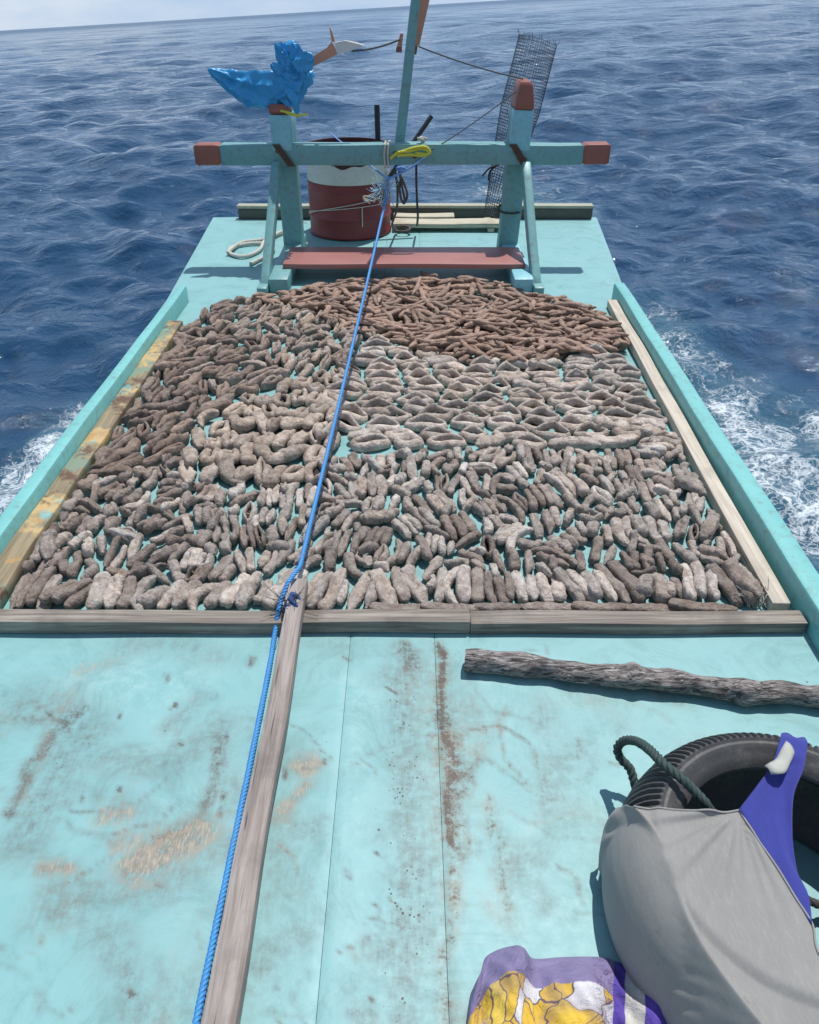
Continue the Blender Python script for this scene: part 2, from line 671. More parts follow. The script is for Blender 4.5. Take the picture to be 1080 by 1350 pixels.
# scuffs on the left
st('grime', [(112, 938), (75, 965), (40, 1010), (12, 1070)], 11, .72)
st('grime', [(20, 940), (60, 950)], 11, .5)
st('grime', [(66, 938), (92, 962)], 4, .8)
st('grime', [(100, 965), (50, 1050)], 14, .4)
st('grime', [(290, 965), (286, 1030), (272, 1070), (240, 1105)], 14, .62)
st('grime', [(278, 920), (283, 918)], 6, .8)
st('grime', [(170, 980), (215, 1000), (250, 950)], 8, .32)
st('grime', [(60, 1180), (120, 1200), (160, 1290)], 26, .32)
st('grime', [(205, 1260), (220, 1290)], 16, .3)
st('grime', [(85, 1040), (150, 1050), (200, 1080)], 24, .28)
st('grime', [(225, 960), (262, 922)], 16, .35)
st('grime', [(300, 1015), (298, 1080)], 3, .7)
# arcs left of the tyre
st('grime', [(600, 975), (620, 958), (660, 960), (700, 985), (725, 1040)], 4, .60)
st('grime', [(600, 1010), (640, 1000), (690, 1040), (735, 1060)], 4, .5)
st('grime', [(625, 860), (622, 900), (650, 940), (720, 955)], 5, .33)
st('grime', [(615, 1010), (600, 1060), (605, 1130)], 10, .5)
st('rust', [(652, 1060), (655, 1100), (662, 1160), (668, 1190)], 12, .55)
st('rust', [(650, 1195), (680, 1215)], 16, .4)
st('rust', [(610, 1020), (600, 1120)], 18, .35)
st('grime', [(700, 1150), (720, 1190)], 18, .28)
st('grime', [(760, 900), (820, 960)], 20, .2)
st('rust', [(590, 1325), (640, 1345)], 20, .4)
st('grime', [(470, 1330), (500, 1345)], 16, .4)
st('chalk', [(640, 900), (740, 900), (800, 930)], 40, .75)
st('chalk', [(640, 1000), (700, 1090), (660, 1170)], 40, .6)
st('chalk', [(60, 900), (240, 900)], 60, .5)
st('chalk', [(160, 1040), (260, 1180)], 60, .4)
st('chalk', [(470, 900), (460, 1300)], 25, .5)


gs = random.Random(77)
for k in range(120):
    x0_, y0_ = gs.uniform(-40, 860), gs.uniform(850, 1345)
    a0_, rad_ = gs.uniform(0, 6.28), gs.uniform(30, 160)
    sp_ = gs.uniform(.3, 1.5)
    pts_ = [(x0_ + rad_ * math.cos(a0_ + sp_ * q / 4), y0_ + .7 * rad_ * math.sin(a0_ + sp_ * q / 4)) for q in range(5)]
    if min(p[1] for p in pts_) < 842:
        continue
    thin = gs.random() < .6
    st(gs.choice(['grime', 'grime', 'grime', 'rust', 'chalk']), pts_, gs.uniform(2, 5) if thin else gs.uniform(10, 34), gs.uniform(.22, .6) if thin else gs.uniform(.14, .42))
for k in range(26):
    x0_, y0_ = gs.uniform(0, 620), gs.uniform(850, 1340)
    st('grime', [(x0_, y0_), (x0_ + gs.uniform(-8, 8), y0_ + gs.uniform(2, 9))], gs.uniform(2, 4), gs.uniform(.7, 1.2))


W1, W2, W3, W4 = Wob(30, 10, 301), Wob(30, 10, 302), Wob(110, 14, 303), Wob(110, 14, 304)


def stain_at(P, ch):
    res = np.zeros(len(P))
    P3 = np.c_[P, np.zeros(len(P))]
    P = P + np.c_[W1(P3), W2(P3)] * .010 + np.c_[W3(P3), W4(P3)] * .005
    for c, q, ww, s in STAINS:
        if c != ch:
            continue
        for k in range(len(q) - 1):
            a, b_ = np.array(q[k][:2]), np.array(q[k + 1][:2])
            d = b_ - a
            t = np.clip(((P - a) @ d) / max(1e-9, d @ d), 0, 1)
            w = ww[k] + (ww[k + 1] - ww[k]) * t
            dist = np.linalg.norm(P - a - t[:, None] * d, axis=1)
            res = np.maximum(res, s * np.exp(-(dist / w) ** 2))
    return res


def deck_material():
    m, nt, b = new_mat('deck_paint')
    N = NT(nt)
    g = N.node('NewGeometry')
    P = g.outputs['Position']
    n0 = N.noise(P, 1.7, 3, .5)
    n1 = N.noise(P, 7, 5, .65)
    n2 = N.noise(P, 38, 6, .7)
    n3 = N.noise(P, 150, 4, .7)
    mp_ = N.node('Mapping')
    mp_.inputs['Scale'].default_value = (90, 16, 1)
    N.put(mp_.inputs['Vector'], P)
    streak = N.noise(mp_.outputs[0], 1, 4, .7, .5)
    base = N.mix(n0, (.185, .385, .388), (.228, .432, .424))
    base = N.mix(N.math('MULTIPLY', N.step(n1, .45, .75), .30), base, (.27, .485, .48))
    base = N.mix(N.math('MULTIPLY', N.step(n1, .50, .30), .25), base, (.145, .345, .355))
    chalk = N.math('MULTIPLY', N.attr('chalk'), N.step(N.math('ADD', n2, N.math('MULTIPLY', n1, .6)), .70, 1.0))
    base = N.mix(N.math('MULTIPLY', chalk, .8), base, (.36, .54, .52))
    # faint all-over smudging
    sm = N.math('MULTIPLY', N.step(N.noise(P, 3.6, 9, .80, 1.6), .45, .72), .85)
    base = N.mix(sm, base, (.13, .28, .27))
    # grime
    brk = N.step(N.math('ADD', N.math('MULTIPLY', n2, .7), N.math('ADD', N.math('MULTIPLY', n1, .25), N.math('MULTIPLY', streak, .30))), .45, .80)
    gr = N.attr('grime')
    gm = N.math('MULTIPLY', N.math('MULTIPLY', gr, 1.8), N.math('ADD', N.math('MULTIPLY', brk, 1.0), .18), clamp=True)
    spk = N.math('MULTIPLY', N.step(N.math('ADD', N.math('MULTIPLY', gr, .28), N.math('ADD', N.math('MULTIPLY', n3, .6), N.math('MULTIPLY', n2, .4))), .66, .76), N.step(gr, .05, .5))
    base = N.mix(N.math('MULTIPLY', gm, .84), base, (.120, .132, .118))
    base = N.mix(N.math('MULTIPLY', spk, .55), base, (.05, .06, .055))
    ru = N.attr('rust')
    rm = N.math('MULTIPLY', N.math('MULTIPLY', ru, 1.25), N.math('ADD', N.math('MULTIPLY', brk, 1.1), .12), clamp=True)
    base = N.mix(N.math('MULTIPLY', rm, .92), base, N.mix(N.step(n1, .4, .6), (.125, .095, .062), (.23, .18, .12)))
    rk = N.math('MULTIPLY', N.step(N.math('ADD', N.math('MULTIPLY', ru, .30), N.math('ADD', N.math('MULTIPLY', n3, .4), N.math('MULTIPLY', n2, .6))), .66, .78), N.step(ru, .1, .6))
    base = N.mix(N.math('MULTIPLY', rk, .8), base, (.060, .042, .030))
    # bare plywood where the paint has peeled: a brown smear with pale splinter flecks
    we = N.attr('wear')
    mpf = N.node('Mapping')
    mpf.inputs['Scale'].default_value = (210, 42, 1)
    mpf.inputs['Rotation'].default_value = (0, 0, .28)
    N.put(mpf.inputs['Vector'], P)
    fleck = N.noise(mpf.outputs[0], 1, 3, .6, .3)
    wsm = N.math('MULTIPLY', N.math('MULTIPLY', we, 1.5), N.math('ADD', N.math('MULTIPLY', brk, 1.2), .25), clamp=True)
    base = N.mix(N.math('MULTIPLY', wsm, .86), base, N.mix(N.step(n2, .36, .62), (.15, .125, .095), (.30, .255, .195)))
    wsm = N.math('MULTIPLY', wsm, N.math('ADD', N.math('MULTIPLY', N.step(N.noise(P, 24, 4, .6, .8), .40, .60), .75), .25))
    wm = N.math('MULTIPLY', N.step(N.math('ADD', N.math('MULTIPLY', we, .13), fleck), .62, .74), N.step(we, .12, .55))
    base = N.mix(N.math('MULTIPLY', wm, .38), base, (.48, .42, .33))
    # black specks
    sp = N.voro(P, 95)
    sz = N.noise(P, 20, 2, .5)
    spm = N.step(N.math('SUBTRACT', N.math('MULTIPLY', N.math('MULTIPLY', N.attr('speck'), N.step(sz, .35, .7)), .36), sp), .0, .05)
    sp2 = N.math('MULTIPLY', N.step(N.math('SUBTRACT', N.math('MULTIPLY', N.step(n1, .5, .8), .2), N.voro(P, 33)), .0, .03), .8)
    base = N.mix(N.math('MAXIMUM', spm, sp2), base, (.04, .045, .045))
    N.put(b.inputs['Base Color'], base)
    N.put(b.inputs['Roughness'], N.math('ADD', N.math('MULTIPLY', n2, .3), .38))
    h = N.math('ADD', N.math('MULTIPLY', n2, .5), N.math('ADD', N.math('MULTIPLY', n3, .25), N.math('MULTIPLY', streak, .25)))
    h = N.math('SUBTRACT', h, N.math('MULTIPLY', wm, .6))
    nb = N.bump(h, .22, .0025)
    nb = N.bump(n0, .2, .03, nb)
    N.put(b.inputs['Normal'], nb)
    return m


M_deck = deck_material()


def deck_sheet(x0f, x1f):
    ys = np.concatenate([np.linspace(-2, .35, 12), np.arange(.36, 1.7, .009), np.linspace(1.75, 6.22, 90)])
    w = max(abs(x1f(1) - x0f(1)), .1)
    nx = int(w / .011) + 2
    top = []
    for y in ys:
        a, b_ = x0f(y), x1f(y)
        for k in range(nx):
            top.append((a + (b_ - a) * k / (nx - 1), y, 0))
    top = np.array(top)
    nz = Wob(3.0, 8, 3)
    top[:, 2] = 0.0012 * nz(top) - .0012
    # rounded long edges
    for e in (0, nx - 1):
        top[e::nx, 2] -= .0016
    ny = len(ys)
    bot = top.copy()
    bot[:, 2] = -.02
    ring = [i * nx for i in range(ny)] + [(ny - 1) * nx + k for k in range(1, nx)] + [i * nx + nx - 1 for i in range(ny - 2, -1, -1)] + [k for k in range(nx - 2, 0, -1)]
    fs = grid_faces(ny, nx, True)
    n = len(top)
    verts = list(map(tuple, top)) + [tuple(bot[i]) for i in ring]
    for k in range(len(ring)):
        a, b_ = ring[k], ring[(k + 1) % len(ring)]
        fs.append((a, b_, n + (k + 1) % len(ring), n + k))
    fs.append(tuple(n + k for k in range(len(ring)))[::-1])
    o = obj('deck_panel', (verts, fs), M_deck, boat, True, 40)
    for ch in ('wear', 'grime', 'rust', 'speck', 'chalk'):
        at = o.data.attributes.new(ch, 'FLOAT', 'POINT')
        P = np.array([v[:2] for v in verts])
        at.data.foreach_set('value', stain_at(P, ch).astype(np.float32))
    return o


deck_sheet(lambda y: edge_x(y, -1), lambda y: X_S1 - .0005)
deck_sheet(lambda y: X_S1 + .0005, lambda y: X_S2 - .0005)
deck_sheet(lambda y: X_S2 + .0005, lambda y: edge_x(y, 1))

# hull below the deck
hv, hf = [], []
hys = [-2, 0, 1.6, 3, 4.34, 5.3, 6.21]
for y in hys:
    for sx in (-1, 1):
        ex = edge_x(y, sx)
        hv += [(ex - sx * .012, y, -.022), (ex - sx * .02, y, -.12), (ex - sx * .10, y, -.60), (ex - sx * .45, y, -1.25)]
for i in range(len(hys) - 1):
    a, c = i * 8, (i + 1) * 8
    for k in range(3):
        hf.append((a + k, a + k + 1, c + k + 1, c + k))
        hf.append((a + 4 + k + 1, a + 4 + k, c + 4 + k, c + 4 + k + 1))
    hf.append((a + 3, a + 7, c + 7, c + 3))
    hf.append((a + 4, a, c, c + 4))
for i in (0, len(hys) - 1):
    a = i * 8
    f = (a, a + 4, a + 5, a + 6, a + 7, a + 3, a + 2, a + 1)
    hf.append(f if i == 0 else f[::-1])
obj('hull', (hv, hf), M_rail, boat, False)

# toe rails along both sides
rail_h = .095


def rail(pts_in, pts_out, name='side_rail'):
    """pts: inner / outer lines (x, y); rounded top edges"""
    verts, faces = [], []
    n = 24
    for k in range(n + 1):
        t = k / n
        a = np.array(pts_in[0]) * (1 - t) + np.array(pts_in[1]) * t
        b_ = np.array(pts_out[0]) * (1 - t) + np.array(pts_out[1]) * t
        wv = .0025 * math.sin(k * 1.7) + .002 * math.sin(k * .63)
        r = .012
        sx = 1 if b_[0] > a[0] else -1
        prof = [(a[0], 0.0005), (a[0] + wv, rail_h - r), (a[0] + wv + sx * r * .3, rail_h - r * .3), (a[0] + sx * r + wv, rail_h),
                (b_[0] - sx * r + wv, rail_h), (b_[0] - sx * r * .3 + wv, rail_h - r * .3), (b_[0] + wv, rail_h - r), (b_[0], .03), (b_[0], .01), (b_[0], .0005)]
        for x, z in prof:
            verts.append((x, a[1], z))
    m = 10
    for k in range(n):
        for j in range(m):
            p, q = k * m + j, k * m + (j + 1) % m
            faces.append((p, q, q + m, p + m) if pts_out[0][0] < pts_in[0][0] else (q, p, p + m, q + m))
    faces.append(tuple(range(m)))
    faces.append(tuple(n * m + j for j in range(m))[::-1])
    return obj(name, (verts, faces), M_rail, boat, True, 40)


rail([(1.05, -1.9), (1.175, 4.33)], [(1.14, -1.9), (1.237, 4.36)])
rail([(-1.272, -1.9), (-1.272, 4.28)], [(-1.335, -1.9), (-1.322, 4.32)])

# stern frame: crossbeam, posts, braces, mast
YB = 5.08
cb = obj('crossbeam', bar((-1.152, YB, .648), (1.058, YB, .653), .111, .115, n=16, r=.010, wob=.0045, seed=4), M_frame, boat)
for xa, xb in ((-1.310, -1.1523), (1.0583, 1.220)):
    zc = .648 if xa < 0 else .653
    obj('beam_tip', bar((xa, YB, zc), (xb, YB, zc), .113, .117, n=4, r=.014, wob=.002, seed=6), M_tip, cb)


def post(x0, y0, x1, ztop, wtip, tipmat, arch):
    lo = bar((x0, y0 + .124, -.02), (x1, y0 + .120, ztop - wtip), .128, .120, up=(0, -1, 0), n=10, r=.012, wob=.004, seed=8)
    zs = .672
    xs = x0 + (x1 - x0) * zs / ztop
    up_ = bar((xs, y0 + .0, zs), (x1, y0 + .0, ztop - wtip), .119, .121, up=(0, -1, 0), n=4, r=.010, wob=.003, seed=9)
    o = obj('post', lo, M_frame, boat)
    obj('post_head', up_, M_pale, o)
    tip = bar((x1, y0 + .062, ztop - wtip + .001), (x1, y0 + .062, ztop), .122, .236, up=(0, -1, 0), n=4, r=.016, wob=.004, w1=.122 if not arch else .080, h1=.228, seed=10)
    obj('post_tip', tip, tipmat, o)
    return o


postL = post(-.775, YB, -.772, .922, .055, M_tip, False)
postR = post(.652, YB, .676, 1.038, .146, M_tip, True)
# joists under the red plank, their front ends show
for x in (-.772, .672):
    obj('joist', bar((x, 4.42, .045), (x, 5.40, .045), .115, .09, n=6, r=.008, wob=.003, seed=12 + int(x > 0)), M_pale if x > 0 else M_frame, boat)
for (xa, ya), (xb, zb) in (((-.856, 4.42), (-.812, .597)), ((.752, 4.43), (.712, .597))):
    obj('brace', bar((xa, ya, -.005), (xb, YB - .058, zb), .052, .07, up=(0, 0, 1), n=8, r=.008, wob=.003, seed=15), M_frame, boat)
# gusset at the foot of each brace
for x, y in ((-.862, 4.46), (.758, 4.47)):
    obj('brace_foot', bar((x, y - .10, .028), (x, y + .10, .030), .06, .055, n=4, r=.008, wob=.002), M_frame, boat)
obj('red_plank', bar((-.765, 4.785, .1055), (.700, 4.785, .1055), .36, .03, n=12, r=.006, wob=.003, seed=19), M_plank, boat)
# rear rail and boards by it
rr = obj('rear_rail', bar((-1.33, 6.19, .040), (1.42, 6.19, .040), .070, .078, n=14, r=.006, wob=.003, seed=20), M_rail_shade, boat)
obj('rail_lit_top', bar((-1.335, 6.19, .0915), (1.425, 6.19, .0915), .082, .022, n=14, r=.005, wob=.003, seed=21), M_olive, rr)  # added board: the rail's sunlit top as a paler colour
obj('floor_board', bar((-.12, 5.86, .045), (.80, 5.86, .045), .16, .03, n=8, r=.004, wob=.003, seed=22), M_cream_x, boat)
obj('floor_board', bar((-.12, 6.03, .050), (.34, 6.03, .050), .12, .03, n=6, r=.004, wob=.003, seed=23), M_cream_x, boat)
for x in (-.02, .60):
    obj('batten', bar((x, 5.77, .0145), (x, 6.10, .0145), .05, .029, n=3, r=.004), M_olive, boat)
m0, m1 = V(527, 186, 5.175), V(548, 0, 5.20)
mast = obj('mast', bar(m0 - (m1 - m0) * .12, m0 + (m1 - m0) * 2.1, .062, .05, up=(0, -1, 0), n=14, r=.010, wob=.003, w1=.044, h1=.04, seed=25), M_frame, boat)
# orange board lashed behind the mast
a_, b_, c_, d_ = V(539, 58, 5.28), V(551, 58, 5.28), V(572, -40, 5.31), V(552, -40, 5.31)


def slab(poly, dy=.025):
    n = len(poly)
    v = [Vector(p) for p in poly] + [Vector(p) + Vector((0, dy, 0)) for p in poly]
    f = [tuple(range(n))[::-1], tuple(range(n, 2 * n))] + [(i, (i + 1) % n, n + (i + 1) % n, n + i) for i in range(n)]
    return v, f


ob = obj('orange_board', slab([V(538, 60, 5.28), V(553, 60, 5.28), V(580, -60, 5.32), V(549, -60, 5.32)]), M_orange, mast, False)
obj('board_end', slab([V(538, 72, 5.277), V(549, 72, 5.277), V(551, 60.3, 5.277), V(538, 60.3, 5.277)], .03), M_tip, mast, False)
obj('cleat', slab([V(523, 62, 5.26), V(530, 62, 5.26), V(532, 44, 5.26), V(528, 44, 5.26)], .03), M_orange, mast, False)
obj('board_end', slab([V(522, 69, 5.257), V(530, 69, 5.257), V(530, 62.3, 5.257), V(522.5, 62.3, 5.257)], .035), M_tip, mast, False)

# bolt heads where the timbers cross, streaked with rust
M_bolt = plain_mat('rusty_bolt', (.14, .065, .035), .8, .4, 200, .5)
for x, z in ((-.80, .675), (-.745, .625), (.648, .680), (.700, .628), (-.09, .66), (.03, .645)):
    v_, f_ = tube([Vector((x, YB - .058, z)), Vector((x, YB - .0655, z)), Vector((x, YB - .067, z))], [.013, .013, .009], 10)
    obj('bolt', (v_, f_), M_bolt, cb)

# ------------------------------------------------------------------ loose timbers
tim1 = obj('timber', bar((-1.265, 1.583, .0225), (.1695, 1.583, .0225), .054, .044, n=30, r=.004, wob=.0035, seed=31), M_grey_x)
tag(tim1, 'weathered grey timber across the deck, the piece under the end of the lengthwise batten', 'timber', 'grey timbers holding back the catch')
tim2 = obj('timber', bar((.171, 1.580, .0205), (1.112, 1.586, .0205), .056, .040, n=20, r=.004, wob=.0035, seed=32), M_grey_x)
tag(tim2, 'weathered grey timber across the deck, the piece ending by the pale pine batten', 'timber', 'grey timbers holding back the catch')
bat = obj('batten', bar((-.327, .20, .020), (-.318, 1.695, .072), .066, .038, n=30, r=.004, wob=.003, seed=33, w1=.046), M_grey_y)
tag(bat, 'long weathered grey batten lying lengthwise beside the blue rope', 'batten')
pine = obj('batten', bar((1.068, 1.640, .022), (1.146, 4.20, .022), .054, .042, n=30, r=.004, wob=.003, seed=34), M_pine_y)
tag(pine, 'pale new pine batten with knots lying along the turquoise side rail', 'batten')
stp = obj('plank', bar((-1.232, 1.62, .024), (-1.236, 3.86, .024), .076, .044, n=30, r=.006, wob=.004, seed=35), M_stained_y)
tag(stp, 'stained yellow plank with flaking paint beside the side rail and the dark catch', 'plank')

# driftwood branch
lp = [U(600, 868, .03), U(700, 878, .03), U(790, 890, .032), U(830, 893, .034), U(900, 900, .03), U(980, 912, .034), U(1040, 914, .03), U(1110, 922, .03)]
lp[0] = U(613, 870, .03)
lp = smooth_path(lp, 26)
nzl, nzb, nzc = Wob(26, 12, 41), Wob(130, 16, 42), Wob(320, 16, 43)
fr = frames(lp)
lv, lf = [], []
m_ = 36
for i, (p, t, n, b_) in enumerate(fr):
    k = i / (len(fr) - 1)
    rad = .0275 + .002 * math.sin(k * 14) + .009 * math.exp(-((k - .44) / .022) ** 2) + .008 * math.exp(-((k - .72) / .03) ** 2)
    for j in range(m_):
        a = 2 * math.pi * j / m_
        dirv = n * math.cos(a) + b_ * math.sin(a)
        q = p + dirv * rad
        s = np.array([q.x * .35, q.y, q.z])
        bump = .003 * float(nzl(q)[0]) + .0035 * float(nzb(s)[0]) + .0017 * float(nzc(s)[0])
        q = p + dirv * (rad + bump)
        q.z = max(q.z, .001)
        lv.append(q)
for i in range(len(fr) - 1):
    for j in range(m_):
        a, c = i * m_ + j, i * m_ + (j + 1) % m_
        lf.append((a, c, c + m_, a + m_))
lf.append(tuple(range(m_))[::-1])
lf.append(tuple((len(fr) - 1) * m_ + j for j in range(m_)))
m, nt, b = new_mat('peeling_bark')
N = NT(nt)
v = N.coords(scale=(20, 130, 130))
g = N.noise(v, 1, 7, .75, .8)
f1 = N.noise(N.coords(scale=(26, 150, 150)), 1, 4, .6)
pk = N.noise(N.coords(), 9, 4, .6)
base = N.mix(N.step(g, .40, .58), (.035, .029, .027), (.30, .265, .245))
base = N.mix(N.math('MULTIPLY', N.step(f1, .56, .64), .85), base, (.46, .43, .40))
base = N.mix(N.math('MULTIPLY', N.step(pk, .55, .68), .7), base, (.06, .048, .045))
N.put(b.inputs['Base Color'], base)
b.inputs['Roughness'].default_value = .9
N.put(b.inputs['Normal'], N.bump(N.math('ADD', g, f1), .9, .006))
log = obj('branch', (lv, lf), m, None, True, 60)
tag(log, 'dark peeling driftwood branch lying on bare deck in front of the grey timbers', 'branch')

# ------------------------------------------------------------------ sea cucumbers
def cuc_material(name, per_object):
    m, nt, b = new_mat(name)
    N = NT(nt)
    if per_object:
        oi = N.node('ObjectInfo')
        tone = oi.outputs['Color']
        g = N.node('TexCoord')
        add = N.node('VectorMath', operation='ADD')
        N.put(add.inputs[0], g.outputs['Object'])
        N.put(add.inputs[1], oi.outputs['Location'])
        P = add.outputs[0]
    else:
        tone = N.attr('tone', 'Color')
        P = N.node('NewGeometry').outputs['Position']
    n1 = N.noise(P, 26, 4, .6)
    n2 = N.noise(P, 62, 5, .68, .4)
    n3 = N.noise(P, 230, 3, .7)
    wr = N.node('TexVoronoi', feature='F1')
    N.put(wr.inputs['Vector'], P)
    wr.inputs['Scale'].default_value = 95
    pit = wr.outputs['Distance']
    base = N.mix(N.step(n1, .34, .66), N.mix(1, tone, (.60, .55, .52), 'MULTIPLY'), tone)
    base = N.mix(N.math('MULTIPLY', N.step(n2, .50, .70), .45), base, N.mix(1, tone, (1.40, 1.42, 1.44), 'MULTIPLY'))
    base = N.mix(N.math('MULTIPLY', N.step(n2, .46, .32), .70), base, N.mix(1, tone, (.36, .31, .28), 'MULTIPLY'))
    N.put(b.inputs['Base Color'], base)
    b.inputs['Roughness'].default_value = .78
    h = N.math('ADD', N.math('MULTIPLY', n2, .9), N.math('ADD', N.math('MULTIPLY', n3, .3), N.math('MULTIPLY', pit, -.35)))
    N.put(b.inputs['Normal'], N.bump(h, .9, .007))
    return m


M_cuc = cuc_material('dried_skin', True)
M_cuc_s = cuc_material('dried_skin_heap', False)
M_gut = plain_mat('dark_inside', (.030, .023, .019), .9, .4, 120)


def proto_body(seed, L, W, H, bend=0., p=3.0, groove=0., wr=1.0, taper=.15, nt_=26, m=16, rib=0):
    r_ = np.random.default_rng(seed)
    ts = -np.cos(np.linspace(.13, math.pi - .13, nt_))
    nz = Wob(58, 9, seed)
    lump = r_.uniform(0, 6.28, 3)
    nz2 = Wob(190, 18, seed + 1)
    nz3 = Wob(420, 20, seed + 2)
    tw = r_.uniform(-.25, .25)
    verts = []
    ph = r_.uniform(0, 6.28)
    for t in ts:
        rr_ = max(.12, (1 - abs(t) ** p)) ** (1 / p) * (1 + taper * t) * (1 + .05 * math.sin(4.2 * t + lump[0]) + .03 * math.sin(9 * t + lump[1]))
        cx = bend * L * (t * t - .4) + .02 * L * math.sin(2.3 * t + ph)
        cz = .004 * math.sin(3 * t + ph)
        dx = 2 * bend * L * t / (L / 2)
        nrm = math.hypot(1, dx)
        for j in range(m):
            a = 2 * math.pi * j / m + tw * t
            x, z = math.cos(a), math.sin(a)
            x, z = math.copysign(abs(x) ** .80, x), math.copysign(abs(z) ** .80, z)
            k = 1 + .045 * math.sin((rib or 15) * t + .8 * z + 1.5 * math.sin(5 * t + lump[2])) * (.4 + .6 * math.sin(3 * t + lump[0]) ** 2)
            zz = H / 2 * rr_ * z * k
            zz = max(zz, -.34 * H) if z < 0 else zz
            if z > 0:
                zz -= .07 * H * math.exp(-((x - .35 * math.sin(lump[1])) / .30) ** 2)
            if groove and z > 0:
                zz -= groove * H * math.exp(-(x / .24) ** 2) * max(0, 1 - (abs(t) / .8) ** 4)
            xx = W / 2 * rr_ * x * k
            verts.append((cx + xx / nrm, t * L / 2 - xx * dx / nrm, cz + zz))
    v = np.array(verts)
    d = v - np.array([0, 0, 0])
    rad = np.stack([d[:, 0], d[:, 1] * .1, d[:, 2]], 1)
    rad /= np.linalg.norm(rad, axis=1)[:, None] + 1e-9
    vl = v * np.array([1, .55, 1])
    v = v + rad * ((.0034 * nz(v) + .0034 * (.45 - np.abs(nz2(vl))) + .0007 * nz3(vl)) * wr)[:, None]
    fs = []
    for i in range(nt_ - 1):
        for j in range(m):
            a, c = i * m + j, i * m + (j + 1) % m
            fs.append((a, c, c + m, a + m))
    e0, e1 = len(v), len(v) + 1
    v = np.vstack([v, v[:m].mean(0) + [0, -.006, 0], v[-m:].mean(0) + [0, .006, 0]])
    for j in range(m):
        fs.append((e0, (j + 1) % m, j))
        fs.append((e1, (nt_ - 1) * m + j, (nt_ - 1) * m + (j + 1) % m))
    v[:, 2] -= v[:, 2].min()
    fs = [f[::-1] for f in fs]
    return v, fs, [0] * len(fs)


def proto_ring(seed, L, W, H, peak=.0, tr=.3, wr=1.0, nphi=32, m=10, sharp=.35):
    """split animal dried open: two lips round a dark hollow"""
    r_ = np.random.default_rng(seed)
    nz = Wob(80, 12, seed)
    ra = W * tr
    verts = []
    for i in range(nphi):
        f = 2 * math.pi * i / nphi
        s, c = math.sin(f), math.cos(f)
        b0 = W / 2 - ra * .55
        x = b0 * s * abs(s) ** sharp
        y = (L / 2 - ra * .7) * c
        arm = abs(s)
        rr_ = ra * (.62 + .38 * arm) * (1 + .12 * math.sin(2 * f + seed))
        if peak:
            rr_ *= (.62 if s > 0 else 1.12)
        zc = H * .42 + peak * H * max(0, 1 - abs(c) * 1.15) * (s > 0) + .1 * H * math.sin(3 * f + seed)
        nx_, ny_ = (s, c * .6)
        l = math.hypot(nx_, ny_) + 1e-9
        nx_, ny_ = nx_ / l, ny_ / l
        for j in range(m):
            a = 2 * math.pi * j / m
            ca, sa = math.cos(a), math.sin(a)
            verts.append((x + nx_ * rr_ * ca * .8, y + ny_ * rr_ * ca * .8, max(0, zc + sa * H * .46 * (.75 + .25 * arm) + (0 if ca < 0 else -.12 * H * ca))))
    v = np.array(verts)
    nzb = Wob(200, 16, seed + 3)
    v = v + ((.0024 * nz(v) + .0012 * nzb(v)) * wr)[:, None] * np.array([.6, .3, .7])
    fs = []
    for i in range(nphi):
        k = (i + 1) % nphi
        for j in range(m):
            q = (j + 1) % m
            fs.append((i * m + j, i * m + q, k * m + q, k * m + j))
    mi = [0] * len(fs)
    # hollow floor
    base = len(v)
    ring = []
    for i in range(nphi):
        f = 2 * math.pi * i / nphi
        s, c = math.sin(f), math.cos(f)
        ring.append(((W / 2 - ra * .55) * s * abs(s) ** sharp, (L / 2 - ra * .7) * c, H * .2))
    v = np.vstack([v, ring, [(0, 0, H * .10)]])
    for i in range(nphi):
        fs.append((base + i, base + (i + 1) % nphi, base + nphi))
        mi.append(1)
    v[:, 2] -= v[:, 2].min()
    fs = [f[::-1] for f in fs[:]]
    return v, fs, mi


def mkproto(name, vfm, mat=None):
    v, f, mi = vfm
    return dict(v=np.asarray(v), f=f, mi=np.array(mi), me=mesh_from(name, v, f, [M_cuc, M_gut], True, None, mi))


BODY = [mkproto('sea_cucumber', proto_body(100 + i, .17, .060, .046, bend=bd, groove=gr, p=pp, taper=tp, rib=rb, wr=wr))
        for i, (bd, gr, pp, tp, rb, wr) in enumerate([
            (.00, .0, 4.4, .08, 0, 1.5), (.03, .12, 3.4, .15, 0, 1.4), (-.05, .0, 3.0, -.1, 24, 1.2), (.08, .0, 4.2, .2, 0, 1.5), (.0, .22, 5, .05, 0, 1.7),
            (-.03, .0, 2.8, .22, 30, 1.3), (.05, .0, 5.5, .0, 0, 1.8), (-.09, .1, 3.4, .1, 0, 1.4), (.02, .0, 4.2, -.18, 18, 1.6), (.0, .35, 4.0, .1, 0, 1.8)])]
CURVED = [mkproto('curved_sea_cucumber', proto_body(140 + i, .24, .055, .05, bend=bd, p=3.0, taper=.1, wr=1.0, nt_=28, rib=20 * (i % 2))) for i, bd in enumerate((.20, -.24, .30, -.16))]
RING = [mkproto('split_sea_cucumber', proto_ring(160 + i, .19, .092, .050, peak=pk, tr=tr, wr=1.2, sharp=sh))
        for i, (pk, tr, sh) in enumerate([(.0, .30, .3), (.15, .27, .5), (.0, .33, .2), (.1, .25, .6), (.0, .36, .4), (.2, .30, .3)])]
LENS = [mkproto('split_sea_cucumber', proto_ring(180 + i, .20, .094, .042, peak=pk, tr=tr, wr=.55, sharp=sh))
        for i, (pk, tr, sh) in enumerate([(.55, .25, .6), (.4, .26, .8), (.70, .23, .8), (.25, .28, .5), (.0, .38, .6), (.5, .26, .4), (.35, .23, .9), (.6, .24, .5), (.15, .30, 1.0)])]
